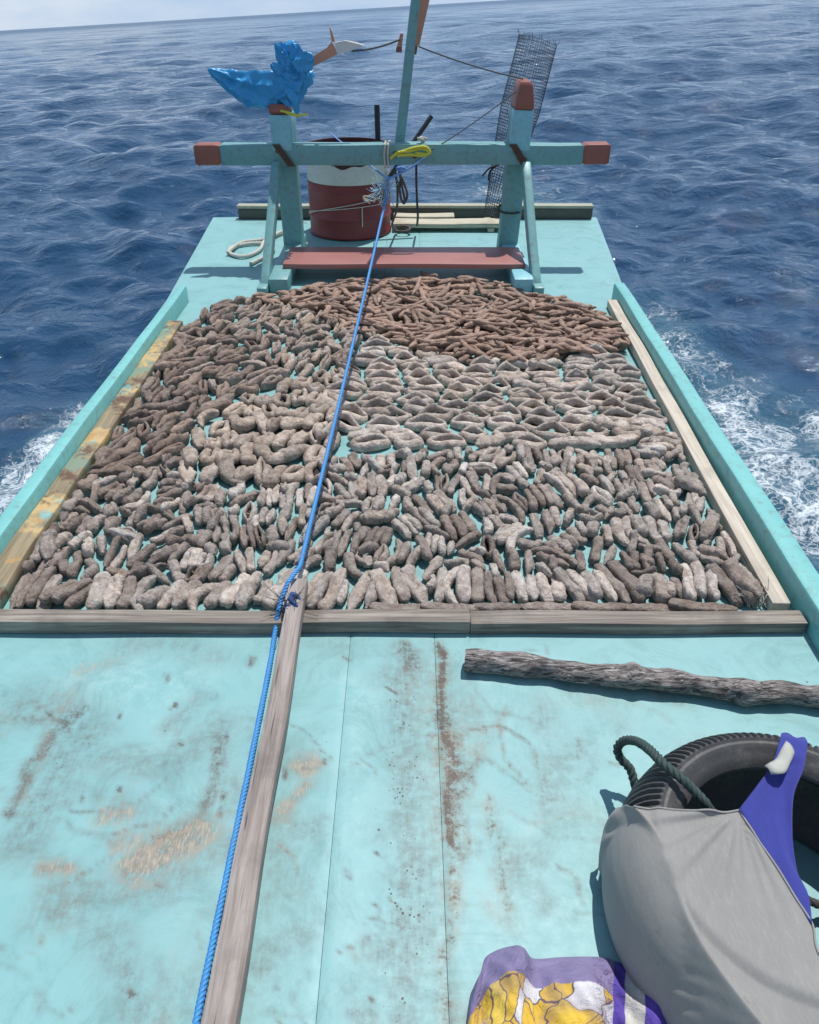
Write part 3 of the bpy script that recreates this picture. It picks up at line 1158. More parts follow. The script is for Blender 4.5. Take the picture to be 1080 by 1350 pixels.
KNOB = [mkproto('gnarled_sea_cucumber', proto_body(200 + i, .19, .058, .054, bend=bd, p=2.6, taper=tp, groove=gr, wr=1.9)) for i, (bd, tp, gr) in enumerate(
    [(.05, .2, .2), (-.1, .1, .0), (.12, -.2, .25), (0, .25, .3), (-.04, -.1, .0)])]
STICK = [mkproto('slim_sea_cucumber', proto_body(220 + i, .21, .034, .032, bend=bd, p=2.4, taper=tp, wr=.9, nt_=16, m=9)) for i, (bd, tp) in enumerate(
    [(.0, .1), (.04, .2), (-.05, .1), (.02, -.2), (-.03, .15), (.08, .0)])]


def in_poly(x, y, poly):
    c = False
    n = len(poly)
    for i in range(n):
        x1, y1 = poly[i]
        x2, y2 = poly[(i + 1) % n]
        if (y1 > y) != (y2 > y) and x < (x2 - x1) * (y - y1) / (y2 - y1) + x1:
            c = not c
    return c


def topx(x, y, z=0.):
    d = y * CC - (z - CAM_H) * SS
    w = -(y * SS + (z - CAM_H) * CC)
    return 540 + F_PX * x / d, 675 + F_PX * w / d


P_ALL = [(0, 806), (62, 706), (108, 640), (160, 552), (222, 446), (300, 405), (372, 395), (480, 376), (560, 374), (640, 378), (740, 404), (798, 418), (826, 472), (868, 540), (904, 600), (950, 680), (1012, 806)]
P_A = [(340, 402), (370, 388), (480, 370), (560, 366), (640, 372), (742, 400), (802, 414), (826, 458), (700, 484), (600, 476), (500, 447), (430, 425)]
P_C = [(436, 612), (452, 520), (475, 452), (500, 446), (600, 478), (700, 486), (826, 460), (868, 540), (906, 598), (780, 606), (660, 598), (560, 604)]
P_D = [(262, 575), (320, 530), (380, 505), (458, 490), (448, 560), (436, 640), (330, 655), (236, 640)]


def zone(px, py):
    if in_poly(px, py, P_A):
        return 'A'
    if not in_poly(px, py, P_ALL):
        return None
    if in_poly(px, py, P_C):
        return 'C'
    if in_poly(px, py, P_D):
        return 'D'
    lim = np.interp(px, [60, 180, 260, 450], [655, 632, 600, 470])
    if py < lim:
        return 'B'
    if py < 520:
        return 'B'
    return 'E'


HM_S = .012
HM = np.zeros((int(2.8 / HM_S), int(3.4 / HM_S)))      # height of what already lies on the deck


def hm_ij(x, y):
    return int((x + 1.4) / HM_S), int((y - 1.4) / HM_S)


ITEMS = []      # dict(proto, loc, rot(3), scale, tone, zone, shape)
rnd = random.Random(21)


def place(proto, x, y, yaw, sc, tone, zn, shape, settle=.55, spread=None):
    v = proto['v']
    L = (v[:, 1].max() - v[:, 1].min()) * sc[1]
    W = (v[:, 0].max() - v[:, 0].min()) * sc[0]
    H = v[:, 2].max() * sc[2]
    cy, sy = math.cos(yaw), math.sin(yaw)
    hx = abs(sy) * L / 2 + abs(cy) * W / 2
    x = max(-1.188 + hx, min(float(np.interp(y, [1.64, 4.19], [1.036, 1.114])) - hx, x))
    ax = (-sy, cy)
    wx = (cy, sy)
    hs = []
    cells = set()
    nl, nw = 9, 5
    for i in range(nl):
        s = (i / (nl - 1) - .5) * L * .92
        row = []
        for j in range(nw):
            w = (j / (nw - 1) - .5) * W * .66
            a, b_ = hm_ij(x + ax[0] * s + wx[0] * w, y + ax[1] * s + wx[1] * w)
            if 0 <= a < HM.shape[0] and 0 <= b_ < HM.shape[1]:
                row.append(HM[a, b_])
        hs.append(np.mean(row) if row else 0)
    hs = np.array(hs)
    ss = (np.arange(nl) / (nl - 1) - .5) * L * .92
    k, c = np.polyfit(ss, hs, 1)
    k = max(-.6, min(.6, k)) * .8
    z = max(0.0, c * settle)
    z = max(z, abs(k) * L * .42 * .5)
    for i in range(15):
        s = (i / 14 - .5) * L * .95
        for j in range(7):
            w = (j / 6 - .5) * W * .9
            a, b_ = hm_ij(x + ax[0] * s + wx[0] * w, y + ax[1] * s + wx[1] * w)
            if 0 <= a < HM.shape[0] and 0 <= b_ < HM.shape[1]:
                prof = H * math.sqrt(max(.05, 1 - (2 * w / W) ** 2))
                HM[a, b_] = max(HM[a, b_], z + k * s + prof)
    ITEMS.append(dict(p=proto, loc=(x, y, z), rot=(math.atan(k), rnd.uniform(-.12, .12), yaw), sc=sc, tone=tone, zone=zn, shape=shape, key=y))


def tone(kind):
    t = {'E': (.405, .348, .300), 'Ep': (.50, .445, .39), 'Ed': (.285, .234, .198), 'C': (.54, .465, .395), 'D': (.44, .365, .30), 'B': (.265, .202, .163), 'Bl': (.39, .315, .258), 'A': (.375, .252, .188)}[kind]
    k = rnd.uniform(.76, 1.20)
    h = rnd.uniform(-.03, .03)
    return (t[0] * k * (1 + h), t[1] * k, t[2] * k * (1 - h), 1)


def ok(x, y, zs):
    px, py = topx(x, y, .01)
    return (zone(px, py) or '-') in zs


# zone E: one neat row against the timber, then bunches lying side by side
def one_e(cx, cyy, yaw, w, L, kind, first=False):
    pr = rnd.random()
    if cx < -.72 and rnd.random() < .5:
        proto, shape, kind = rnd.choice(KNOB), 'gnarled', 'Ed'
        sc = (w / .058, L / .19, rnd.uniform(.7, .9))
    elif pr < .05:
        proto, shape = rnd.choice(CURVED), 'curved'
        sc = (w / .062, L * 1.25 / .24, .8)
    elif pr < .11 and not first:
        proto, shape = rnd.choice(RING), 'split'
        sc = (w * 1.35 / .092, L / .19, .8)
    else:
        proto, shape = rnd.choice(BODY), 'plain'
        sc = (w / .058, L / .17, rnd.uniform(.8, 1.12) * (.6 + .4 * w / .055))
    place(proto, cx, cyy, yaw + (math.pi if rnd.random() < .5 else 0), sc, tone(kind), 'E', shape, .5)
    ITEMS[-1]['row'] = 0 if first else 1


x, run = -1.3, 0
while x < 1.2:
    if run <= 0:
        run = rnd.randint(1, 5)
        tilt = rnd.gauss(-.12 if x < -.3 else .05, .27)
        kind = rnd.choices(['E', 'Ep', 'Ed'], [.56, .22, .22])[0]
        W, L = rnd.uniform(.029, .048), rnd.uniform(.10, .175)
    run -= 1
    w = W * rnd.uniform(.9, 1.1)
    adv = w * (.93 + .25 * abs(math.sin(tilt)))
    Lk = L * rnd.uniform(.9, 1.1)
    cx, cyy = x + adv / 2, 1.622 + .5 * Lk * abs(math.cos(tilt)) + .012 + rnd.uniform(0, .012)
    if cx > -.05:
        cyy += .028
    x += adv
    if ok(cx, cyy, 'E') and rnd.random() > .03:
        one_e(cx, cyy, tilt + rnd.gauss(0, .06), w, Lk, kind, True)


def fits(cx, cyy, yaw, w, L):
    hx = abs(math.sin(yaw)) * L / 2 + abs(math.cos(yaw)) * w / 2
    return -1.195 < cx - hx and cx + hx < float(np.interp(cyy, [1.64, 4.19], [1.040, 1.118]))


def cover(cx, cyy, yaw, w, L):
    if not fits(cx, cyy, yaw, w, L):
        return 1.0
    t, c = 0, 0
    sx, sy = math.cos(yaw), math.sin(yaw)
    for i in range(9):
        a = (i / 8 - .5) * L
        for j in range(4):
            b_ = (j / 3 - .5) * w * .8
            q = hm_ij(cx - sy * a + sx * b_, cyy + sx * a + sy * b_)
            t += 1
            if 0 <= q[0] < HM.shape[0] and 0 <= q[1] < HM.shape[1]:
                c += HM[q] > .006
    return c / t


for tries, nmax, lim, small in ((9000, 5, .17, 1.0), (11000, 3, .32, 1.0), (12000, 2, .45, .95), (12000, 1, .56, .88), (12000, 1, .66, .78)):
    for k in range(tries):
        cx, cy0 = rnd.uniform(-1.25, 1.15), rnd.uniform(1.70, 2.78)
        if not ok(cx, cy0, 'E'):
            continue
        W, L = rnd.uniform(.023, .038) * small ** .5, rnd.uniform(.078, .135) * small
        tilt = rnd.gauss(-.12 if cx < -.3 else .06, .30) if rnd.random() < .70 else rnd.uniform(-1.45, 1.45)
        n_ = rnd.randint(1, nmax)
        kind = rnd.choices(['E', 'Ep', 'Ed'], [.56, .24, .20])[0]
        spots = []
        for q in range(n_):
            o_ = (q - (n_ - 1) / 2) * W * .96
            spots.append((cx + math.cos(tilt) * o_ + rnd.gauss(0, .003), cy0 + math.sin(tilt) * o_ + rnd.gauss(0, .009)))
        if any(not ok(a, b_, 'E') or b_ - abs(math.cos(tilt)) * L / 2 < 1.66 or abs(a) > 1.08 - .0 * L and not ok(a + .02 * (1 if a > 0 else -1), b_, 'E') for a, b_ in spots):
            continue
        if max(cover(a, b_, tilt, W, L) for a, b_ in spots) > lim:
            continue
        for a, b_ in spots:
            one_e(a, b_, tilt + rnd.gauss(0, .08), W * rnd.uniform(.92, 1.08), L * rnd.uniform(.9, 1.1), kind)

# dark flattened strips lying along the timber
for k in range(7):
    place(rnd.choice(KNOB), -.02 + k * .145, 1.642 + rnd.uniform(-.004, .004), math.pi / 2 + rnd.uniform(-.05, .05), (.62, rnd.uniform(.85, 1.1), .55), tone('Ed'), 'E', 'strip', .3)

# zone D: split ones standing end to the camera
y = 2.36
while y < 3.3:
    x = -1.0
    while x < -.2:
        w = rnd.uniform(.058, .090)
        cx, cyy = x + w / 2, y + rnd.gauss(0, .02)
        x += w * .92
        if ok(cx, cyy, 'D'):
            if rnd.random() < .75:
                place(rnd.choice(RING), cx, cyy, rnd.gauss(-.1, .25) + (math.pi if rnd.random() < .5 else 0), (w / .092, rnd.uniform(.68, .95), rnd.uniform(.8, 1.1)), tone('D'), 'D', 'split')
            else:
                place(rnd.choice(BODY), cx, cyy, rnd.gauss(-.1, .4), (.9, .95, 1), tone('D'), 'D', 'plain')
    y += .124

# zone C: rows of pale split ones lying across
y = 2.60
row = 0
while y < 4.1:
    x = -.6 + rnd.uniform(0, .1)
    while x < 1.3:
        L = rnd.uniform(.125, .195)
        cx, cyy = x + L / 2, y + rnd.gauss(0, .010)
        x += L * .985
        if ok(cx, cyy, 'C'):
            if rnd.random() < .86:
                place(rnd.choice(LENS), cx, cyy, math.pi / 2 + rnd.gauss(0, .13), (rnd.uniform(.74, .92), L / .205, rnd.uniform(.9, 1.15)), tone('C'), 'C', 'split', .4)
            else:
                place(rnd.choice(CURVED + BODY), cx, cyy, math.pi / 2 + rnd.gauss(0, .3), (.95, .85, 1), tone('C'), 'C', 'plain', .5)
    y += .0735
    row += 1

# zone B: dark gnarled ones, mostly pointing away to the right
for tries, lim, small in ((7000, .12, 1.0), (9000, .26, .95), (10000, .40, .88), (10000, .52, .75)):
    for k in range(tries):
        px, py = rnd.uniform(60, 520), rnd.uniform(385, 660)
        if zone(px, py) != 'B':
            continue
        q = U(px, py, .0)
        W, L = rnd.uniform(.034, .056) * small, rnd.uniform(.12, .205) * small
        yaw = rnd.gauss(-.62 if px < 330 else -.2, .45)
        r_ = rnd.random()
        if r_ < .45:
            proto, shape, Wk = rnd.choice(RING), 'split', 1.25
        elif r_ < .90:
            proto, shape, Wk = rnd.choice(KNOB), 'gnarled', 1.0
        else:
            proto, shape, Wk = rnd.choice(CURVED), 'curved', .9
        if cover(q.x, q.y, yaw, W * Wk, L) > lim:
            continue
        v_ = proto['v']
        sc = (W * Wk / (v_[:, 0].max() - v_[:, 0].min()) * (1.6 if shape == 'curved' else 1), L / (v_[:, 1].max() - v_[:, 1].min()), rnd.uniform(.85, 1.1))
        kind = 'Bl' if px > 330 + rnd.gauss(0, 50) else 'B'
        place(proto, q.x, q.y, yaw, sc, tone(kind), 'B', shape, .55)

# zone A: tangled heap of slim ones
cnt = 0
for k in range(9000):
    px, py = rnd.uniform(335, 835), rnd.uniform(364, 488)
    q = U(px, py, .02)
    if not in_poly(px, py, P_A):
        continue
    cnt += 1
    if cnt > 700:
        break
    # even density on the deck: thin the nearer part less
    if rnd.random() > min(1, (q.y / 4.5) ** 2 + .15):
        continue
    yaw = math.pi / 2 + rnd.gauss(0, .75)
    place(rnd.choice(STICK), q.x, q.y, yaw, (rnd.uniform(.70, 1.10), rnd.uniform(.55, .98), rnd.uniform(.75, 1.05)), tone('A'), 'A', 'slim', .78)

# fill bare spots
for k in range(3500):
    px, py = rnd.uniform(20, 1000), rnd.uniform(400, 800)
    zn = zone(px, py)
    if zn in (None, 'A'):
        continue
    q = U(px, py, .0)
    if q.y < 1.72:
        continue
    tot, bare = 0, 0
    for dx in (-.025, 0, .025):
        for dy in (-.05, -.025, 0, .025, .05):
            a, b_ = hm_ij(q.x + dx, q.y + dy)
            tot += 1
            bare += HM[a, b_] < .004
    if bare / tot > (.55 if zn == 'C' else .66) and rnd.random() < .8:
        if zn == 'C':
            place(rnd.choice(LENS), q.x, q.y, math.pi / 2 + rnd.gauss(0, .25), (.7, .7, .9), tone('C'), 'C', 'split', .4)
        else:
            place(rnd.choice(BODY if zn != 'B' else KNOB), q.x, q.y, rnd.gauss(0, .5), (.75, .72, .85), tone({'D': 'D', 'B': 'B'}.get(zn, 'E')), zn, 'plain' if zn != 'B' else 'gnarled', .5)

ITEMS.sort(key=lambda d: d['key'])
NEAR = [d for d in ITEMS if d['zone'] != 'A'][:296]
near_ids = set(map(id, NEAR))
FAR = [d for d in ITEMS if id(d) not in near_ids]
print('sea cucumbers', len(ITEMS), 'near', len(NEAR), 'nearest stuff y', min(d['key'] for d in FAR))
M_toothpick = plain_mat('spreader_wood', (.5, .42, .3), .8)
stick_me = mesh_from('spreader_stick', *tube([(0, -.002, .003), (0, .002, .044)], .0022, 5), M_toothpick)


ORD = 'first second third fourth fifth sixth seventh eighth ninth tenth eleventh twelfth thirteenth fourteenth fifteenth sixteenth seventeenth eighteenth nineteenth twentieth'.split()
for tens in ('twenty', 'thirty', 'forty', 'fifty', 'sixty'):
    ORD += ([{'thirty': 'thirtieth', 'forty': 'fortieth', 'fifty': 'fiftieth', 'sixty': 'sixtieth'}[tens]] if tens != 'twenty' else []) + [tens + ' ' + o for o in ORD[:9]]
frow = [d for d in NEAR if d.get('row') == 0]
for side in (-1, 1):
    q = sorted([d for d in frow if (d['loc'][0] + .33) * side > 0], key=lambda d: d['loc'][0] * side)
    for k, d in enumerate(q):
        d['ord'] = ORD[min(k, len(ORD) - 1)]
strips = sorted([d for d in NEAR if d['shape'] == 'strip'], key=lambda d: d['loc'][0])
for k, d in enumerate(strips):
    d['ord'] = ORD[k]


def label_for(d):
    x, y_, _ = d['loc']
    rope_x = float(np.interp(y_, [1.7, 5.3], [-.325, -.14]))
    lum = d['tone'][1]
    shade = 'pale' if lum > .40 else 'dark' if lum < .26 else 'brown'
    yaw = (d['rot'][2] + math.pi / 2) % math.pi - math.pi / 2
    lean = 'crosswise' if abs(yaw) > .95 else 'tilted left' if yaw > .28 else 'tilted right' if yaw < -.28 else 'lengthwise'
    look = {'plain': 'stubby', 'curved': 'bent', 'split': 'split', 'gnarled': 'gnarled', 'strip': 'flat'}[d['shape']]
    sd_ = 'left' if x < rope_x else 'right'
    if d['shape'] == 'strip':
        return f"flat dark sea cucumber strip lying along the grey timber, {d['ord']} from the batten", 'dark strips along the grey timber'
    if d.get('row') == 0:
        return f"{shade} {look} sea cucumber against the grey timber, {d['ord']} to the {sd_} of the batten", 'sea cucumbers lined up against the grey timber'
    off = x - rope_x
    if d['zone'] == 'D':
        return f"{shade} {look} sea cucumber {lean} in the ring patch left of rope", 'ring shaped sea cucumbers left of the blue rope'
    if d['zone'] == 'C':
        return f"{shade} {look} sea cucumber {lean} in pale rows right of rope", 'pale split sea cucumbers in crosswise rows'
    if d['zone'] == 'B':
        return f"{shade} {look} sea cucumber {lean} in dark patch by plank", 'dark sea cucumbers near the stained plank'
    where = ('by the stained plank' if x < -.95 else 'left of rope' if off < -.25 else 'just left of rope' if off < 0 else
             'just right of rope' if off < .3 else 'midway to pine' if off < .95 else 'by the pine batten')
    band = 'second row' if y_ < 1.95 else 'in middle bunches' if y_ < 2.25 else 'in rear bunches'
    return f"{shade} {look} sea cucumber {lean} {band} {where}", f'sea cucumbers lying in bunches {band}'


LAB = {}
for d in NEAR:
    d['label'], d['group'] = label_for(d)
    LAB.setdefault(d['label'], []).append(d)
for lb, ds in LAB.items():
    if len(ds) > 1:
        for k, d in enumerate(sorted(ds, key=lambda q: topx(*q['loc'])[0])):
            d['label'] = lb + ', ' + ORD[k] + ' from left'
            if len(d['label'].split()) > 16:
                print('LONG', d['label'])
for d in NEAR:
    o = bpy.data.objects.new('sea_cucumber', d['p']['me'])
    o.location = d['loc']
    o.rotation_euler = d['rot']
    o.scale = d['sc']
    o.color = d['tone']
    COL.objects.link(o)
    tag(o, d['label'], 'sea cucumber', d['group'])
    if d['shape'] == 'split' and rnd.random() < .6:
        c = bpy.data.objects.new('spreader_stick', stick_me)
        c.parent = o
        c.rotation_euler = (rnd.uniform(-.3, .3), 1.15 + rnd.uniform(-.4, .3), 0)
        c.location = (-.02, 0, .012)
        COL.objects.link(c)

# the rest of the catch as one mass
vv_, ff_, tt_, mm_, n = [], [], [], [], 0
for d in FAR:
    M = Matrix.LocRotScale(Vector(d['loc']), Euler(d['rot']), Vector(d['sc']))
    A = np.array(M)
    v = d['p']['v'] @ A[:3, :3].T + A[:3, 3]
    vv_.append(v)
    ff_ += [tuple(i + n for i in f) for f in d['p']['f']]
    mm_.append(d['p']['mi'])
    tt_.append(np.tile(d['tone'], (len(v), 1)))
    n += len(v)
heap = obj('sea_cucumber_catch', (np.vstack(vv_), ff_), [M_cuc_s, M_gut], None, True, None, np.concatenate(mm_))
at = heap.data.attributes.new('tone', 'FLOAT_COLOR', 'POINT')
at.data.foreach_set('color', np.vstack(tt_).astype(np.float32).ravel())
tag(heap, 'dense spread of dried sea cucumbers with a slim brown heap towards the stern', 'sea cucumbers', None, 'stuff')

# ------------------------------------------------------------------ tyre with rope, shorts on it
TC = Vector((.700, .760, 0))
m, nt, b = new_mat('tyre_rubber')
N = NT(nt)
v = N.coords()
n1, n2 = N.noise(v, 14, 5, .65), N.noise(v, 120, 4, .7)
base = N.mix(n1, (.034, .034, .036), (.075, .074, .072))
base = N.mix(N.math('MULTIPLY', N.step(N.math('ADD', N.math('MULTIPLY', n2, .5), N.math('MULTIPLY', n1, .5)), .48, .68), .5), base, (.15, .145, .13))
N.put(b.inputs['Base Color'], base)
b.inputs['Roughness'].default_value = .58
N.put(b.inputs['Normal'], N.bump(n2, .3, .002))
M_tyre = m
prof = [(.215, .030), (.205, .012), (.220, .002), (.260, .0), (.300, .006), (.314, .025), (.319, .060), (.318, .100), (.312, .140), (.302, .175), (.289, .202), (.276, .220),
        (.263, .232), (.253, .239), (.247, .240), (.242, .236), (.236, .236), (.228, .231), (.224, .226), (.217, .222), (.207, .213), (.202, .203), (.204, .193), (.218, .180), (.245, .150), (.265, .120), (.255, .080), (.235, .050)]
GR = {7: .003, 8: .006, 9: .008, 10: .009, 11: .0095, 12: .009, 13: .005}
TY_Z = [z for _, z in prof[5:14]]
TY_R = [r for r, _ in prof[5:14]]
ns = 440
tv, tf = [], []
for i in range(ns):
    a = 2 * math.pi * i / ns
    gr = 1 if (i % 4) in (0, 1) else 0
    for k, (r, z) in enumerate(prof):
        dz = GR.get(k, 0) * gr
        rr_ = r - dz * .8
        tv.append((TC.x + rr_ * math.cos(a), TC.y + rr_ * math.sin(a), z - dz * .55 + .001))
mp_n = len(prof)
for i in range(ns):
    for k in range(mp_n):
        a, c = i * mp_n + k, i * mp_n + (k + 1) % mp_n
        d, e = ((i + 1) % ns) * mp_n + (k + 1) % mp_n, ((i + 1) % ns) * mp_n + k
        tf.append((a, e, d, c))
ty = obj('tyre', (tv, tf), M_tyre, None, True, 30)
tag(ty, 'black rubber tyre lying flat on the deck with shorts draped over it', 'tyre')


def H_tyre(x, y):
    r = math.hypot(x - TC.x, y - TC.y)
    pr = [(p, q) for p, q in prof[9:21]][::-1]
    if r < .247:
        return .240 - .006 * (1 - (r / .247) ** 2)
    return float(np.interp(r, [p for p, _ in pr] + [.335], [q for _, q in pr] + [.10]))


def H_cloth(x, y):
    return H_tyre(x, y) + .006


def cloth_mat(name, col, streak=.25, weave=900, worn=None):
    m, nt, b = new_mat(name)
    N = NT(nt)
    v = N.coords()
    n1 = N.noise(v, 9, 5, .6)
    n2 = N.noise(N.coords(scale=(1, .25, 1), rot=(0, 0, .8)), 160, 4, .7)
    wv = N.noise(v, weave, 2, .5)
    base = N.mix(n1, [c * (1 - streak) for c in col], [c * (1 + streak) for c in col])
    base = N.mix(N.math('MULTIPLY', N.step(n2, .45, .7), .25), base, [min(1, c * 1.5) for c in col])
    if worn:
        base = N.mix(N.math('MULTIPLY', N.step(N.noise(v, 5, 5, .65), .56, .72), .6), base, worn)
    st_ = N.step(N.math('ADD', N.math('MULTIPLY', N.noise(v, 17, 5, .7, 1.0), .8), N.math('MULTIPLY', n1, .2)), .60, .70)
    base = N.mix(N.math('MULTIPLY', st_, .45), base, [c * .5 for c in col])
    base = N.mix(N.math('MULTIPLY', N.step(wv, .35, .65), .22), base, [c * .6 for c in col])
    N.put(b.inputs['Base Color'], base)
    b.inputs['Roughness'].default_value = .9
    b.inputs['Sheen Weight'].default_value = .15
    nb = N.bump(wv, .35, .001)
    N.put(b.inputs['Normal'], N.bump(n2, .15, .002, nb))
    return m


M_short = cloth_mat('grey_cloth', (.255, .248, .230), .18, worn=(.26, .24, .20))
M_blue = cloth_mat('blue_cloth', (.028, .036, .235), .25)
M_lining = cloth_mat('pale_lining', (.42, .42, .37), .2)
shorts = thing('shorts', 'grey shorts with a blue side panel drying over the black tyre', 'shorts', (TC.x - .1, TC.y - .1, .0))

ZT = .246


def resample(pts, n):
    p = smooth_path(pts, 12)
    L = [0]
    for a, c in zip(p, p[1:]):
        L.append(L[-1] + (c - a).length)
    out = []
    for k in range(n):
        q = L[-1] * k / (n - 1)
        m_ = max(0, min(len(L) - 2, int(np.searchsorted(L, q)) - 1))
        out.append(p[m_].lerp(p[m_ + 1], (q - L[m_]) / max(1e-9, L[m_ + 1] - L[m_])))
    return out


nphi, nin, nsk = 90, 44, 22
sil = resample([U(806, 1086, .10), U(789, 1108, .09), U(795, 1130, .08), U(803, 1160, .08), U(816, 1210, .08), U(836, 1258, .08), U(858, 1306, .08), U(884, 1356, .08), U(930, 1430, .08)], nphi)
rid = resample([U(836, 1064, ZT - .008), U(850, 1076, ZT), U(866, 1100, ZT), U(884, 1150, ZT), U(905, 1200, ZT), U(930, 1247, ZT), U(960, 1290, ZT), U(1008, 1350, ZT), U(1080, 1430, ZT)], nphi)
inn = resample([U(975, 1067, ZT), U(996, 1104, ZT), U(1024, 1145, ZT), U(1049, 1185, ZT), U(1071, 1219, ZT), U(1076, 1250, ZT), U(1092, 1290, ZT), U(1110, 1350, ZT), U(1150, 1430, ZT)], nphi)
cA = inn[0]
fold = Wob(22, 8, 61)
foldb = Wob(60, 10, 62)
cv = []
for i in range(nphi):
    t = i / (nphi - 1)
    S_, R_, I = sil[i], rid[i], inn[i]
    outw = Vector((S_.x - R_.x, S_.y - R_.y, 0))
    outw = outw.normalized()
    for k in range(nsk):
        s_ = k / (nsk - 1)
        f_ = s_ ** 1.9
        p = S_.lerp(R_, f_)
        z = .018 + (R_.z - .018) * s_ ** .92
        if s_ < .28:
            p = p - outw * .012 * (1 - s_ / .28)
        pk = (1 - s_) ** 1.2 * (.006 * float(fold((t * 3.2, s_ * .5, 2))[0]) + .004 * math.sin(t * 60 + 4 * s_) * math.exp(-((t - .25) / .2) ** 2))
        pk += .0030 * float(foldb((t * 1.1, s_ * .35, 0))[0]) * math.sin(math.pi * s_)
        pk += .014 * math.exp(-((t - .045) / .03) ** 2) * math.exp(-((s_ - .5) / .22) ** 2)
        p = p + outw * pk
        lift = .085 * max(0, 1 - t / .06) * (1 - s_)
        z += lift
        dq = Vector((p.x - TC.x, p.y - TC.y, 0))
        need = float(np.interp(z, TY_Z, TY_R)) + .006
        if dq.length < need and z < .243:
            p = TC + dq.normalized() * need
        cv.append((p.x, p.y, z))
    for k in range(1, nin):
        s_ = k / (nin - 1)
        p = R_.lerp(I, s_)
        if t < .22:
            p = p + Vector((0, -.012 * math.sin(math.pi * s_ ** 1.4) * (1 - t / .22), 0))
        h = max(H_cloth(p.x, p.y), ZT - .010) if s_ > .02 else R_.z
        w = .0055 * float(fold((p.x * 1.0 + p.y * .6, p.y * .5 - p.x * .3, 0))[0]) * min(1, s_ * 4)
        q = p - cA
        an = math.atan2(q.y, q.x)
        dec = math.exp(-(q.length / .20) ** 2) * min(1, q.length / .05)
        w += dec * (.0095 * max(0, math.sin(an * 12 + .4)) ** 2 + .0060 * max(0, math.sin(an * 23 + 1.4)) ** 2)
        w -= .004 * math.sin(math.pi * s_)
        cv.append((p.x, p.y, max(h + w, H_tyre(p.x, p.y) + .003 if s_ > .05 else 0)))
nc = nsk + nin - 1
for q in range(len(cv)):          # the far end of the cloth hangs down over the tyre to the deck
    t = (q // nc) / (nphi - 1)
    if t > .88:
        x_, y_, z_ = cv[q]
        k_ = (t - .88) / .12
        cv[q] = (x_ + .02 * k_, y_ + .035 * k_ * k_, max(.006, z_ - .235 * k_ ** 1.3))
o = obj('grey_panel', (cv, grid_faces(nphi, nc)), M_short, shorts, True, None)
mod = o.modifiers.new('thick', 'SOLIDIFY')
mod.thickness = .0022
mod.offset = 0
mod = o.modifiers.new('sub', 'SUBSURF')
mod.levels = mod.render_levels = 1
# sewn hem along the cut edge and the seam to the blue side
hem = []
for i in range(0, nphi):
    pass
top_edge = [Vector(cv[k]) + Vector((0, .0005, .0022)) for k in range(nsk - 1, nc)]
seam_l = [Vector(cv[i * nc + nc - 1]) + Vector((0, 0, .0022)) for i in range(0, int(nphi * .62))]
obj('hem', join(tube(top_edge, .0022, 6), tube(seam_l, .0020, 6)), M_short, shorts, True, None)

Lb = resample([U(975, 1066, ZT + .003), U(1000, 1034, ZT + .003), U(1018, 1008, ZT + .003), U(1027, 980, ZT), U(1031, 962, .232), U(1031, 957, .19), U(1032, 962, .15)], 44)
Rb = resample([U(1071, 1219, ZT + .003), U(1067, 1180, ZT + .002), U(1052, 1148, ZT - .006), U(1045, 1104, ZT - .010), U(1046, 1050, ZT - .004), U(1060, 1012, ZT + .001), U(1063, 985, .236), U(1058, 970, .20), U(1054, 972, .15)], 44)
bv = []
nw = 20
for i_, (a, c) in enumerate(zip(Lb, Rb)):
    for k in range(nw):
        s_ = k / (nw - 1)
        p = a.lerp(c, s_)
        r = math.hypot(p.x - TC.x, p.y - TC.y)
        if r < .27:
            z = max(p.z, H_tyre(p.x, p.y) + .005 if r > .2 else 0)
            z -= .010 * math.sin(math.pi * s_) * (r < .2)
            z += .0030 * math.sin(s_ * 11 + i_ * .10) * math.sin(math.pi * min(1, i_ / 12)) + .0018 * float(foldb((p.x * .5, p.y * .2, 3))[0])
        else:
            z = p.z
            dv = Vector((p.x - TC.x, p.y - TC.y, 0)).normalized()
            p = TC + dv * (float(np.interp(z, TY_Z, TY_R)) + .008 + .004 * math.sin(s_ * 8))
        bv.append((p.x, p.y, z))
o = obj('blue_panel', (bv, grid_faces(len(Lb), nw)), M_blue, shorts, True, None)
mod = o.modifiers.new('thick', 'SOLIDIFY')
mod.thickness = .0025
mod.offset = 0
# pale lining folded out at the waistband
lv_ = []
la_ = resample([U(1009, 1012, .262), U(1024, 1002, .262), U(1037, 978, .258)], 9)
lb_ = resample([U(1016, 1021, .262), U(1033, 1020, .262), U(1046, 992, .258)], 9)
for i in range(9):
    for k in range(6):
        p = la_[i].lerp(lb_[i], k / 5)
        p.z += .005 * math.sin(k / 5 * 3.1) + .003 * math.sin(i * 1.3)
        lv_.append(p)
o = obj('lining', (lv_, grid_faces(9, 6)), M_lining, shorts, True, None)
mod = o.modifiers.new('thick', 'SOLIDIFY')
mod.thickness = .004

tr = smooth_path([U(840, 1050, .03), U(832, 1016, .07), U(819, 1001, .09), U(814, 987, .11), U(822, 977, .14), U(838, 977, .18), U(856, 988, .232), U(875, 1007, .258), U(897, 1025, .258), U(912, 1039, .247), U(928, 1057, .232), U(940, 1074, .20), U(946, 1090, .15)], 10)
trope = obj('rope_loop', rope(tr, .0105, .040), M_green_rope, None, True, None)
tag(trope, 'dark green rope looped over the black tyre beside the shorts', 'rope')
tr2 = smooth_path([U(1058, 1182, .05), U(1070, 1189, .05), U(1084, 1194, .04), U(1110, 1198, .012)], 8)
o = obj('rope_end', rope(tr2, .009, .035), M_dark_rope, None, True, None)
tag(o, 'short dark rope end sticking out under the blue panel of the shorts', 'rope')

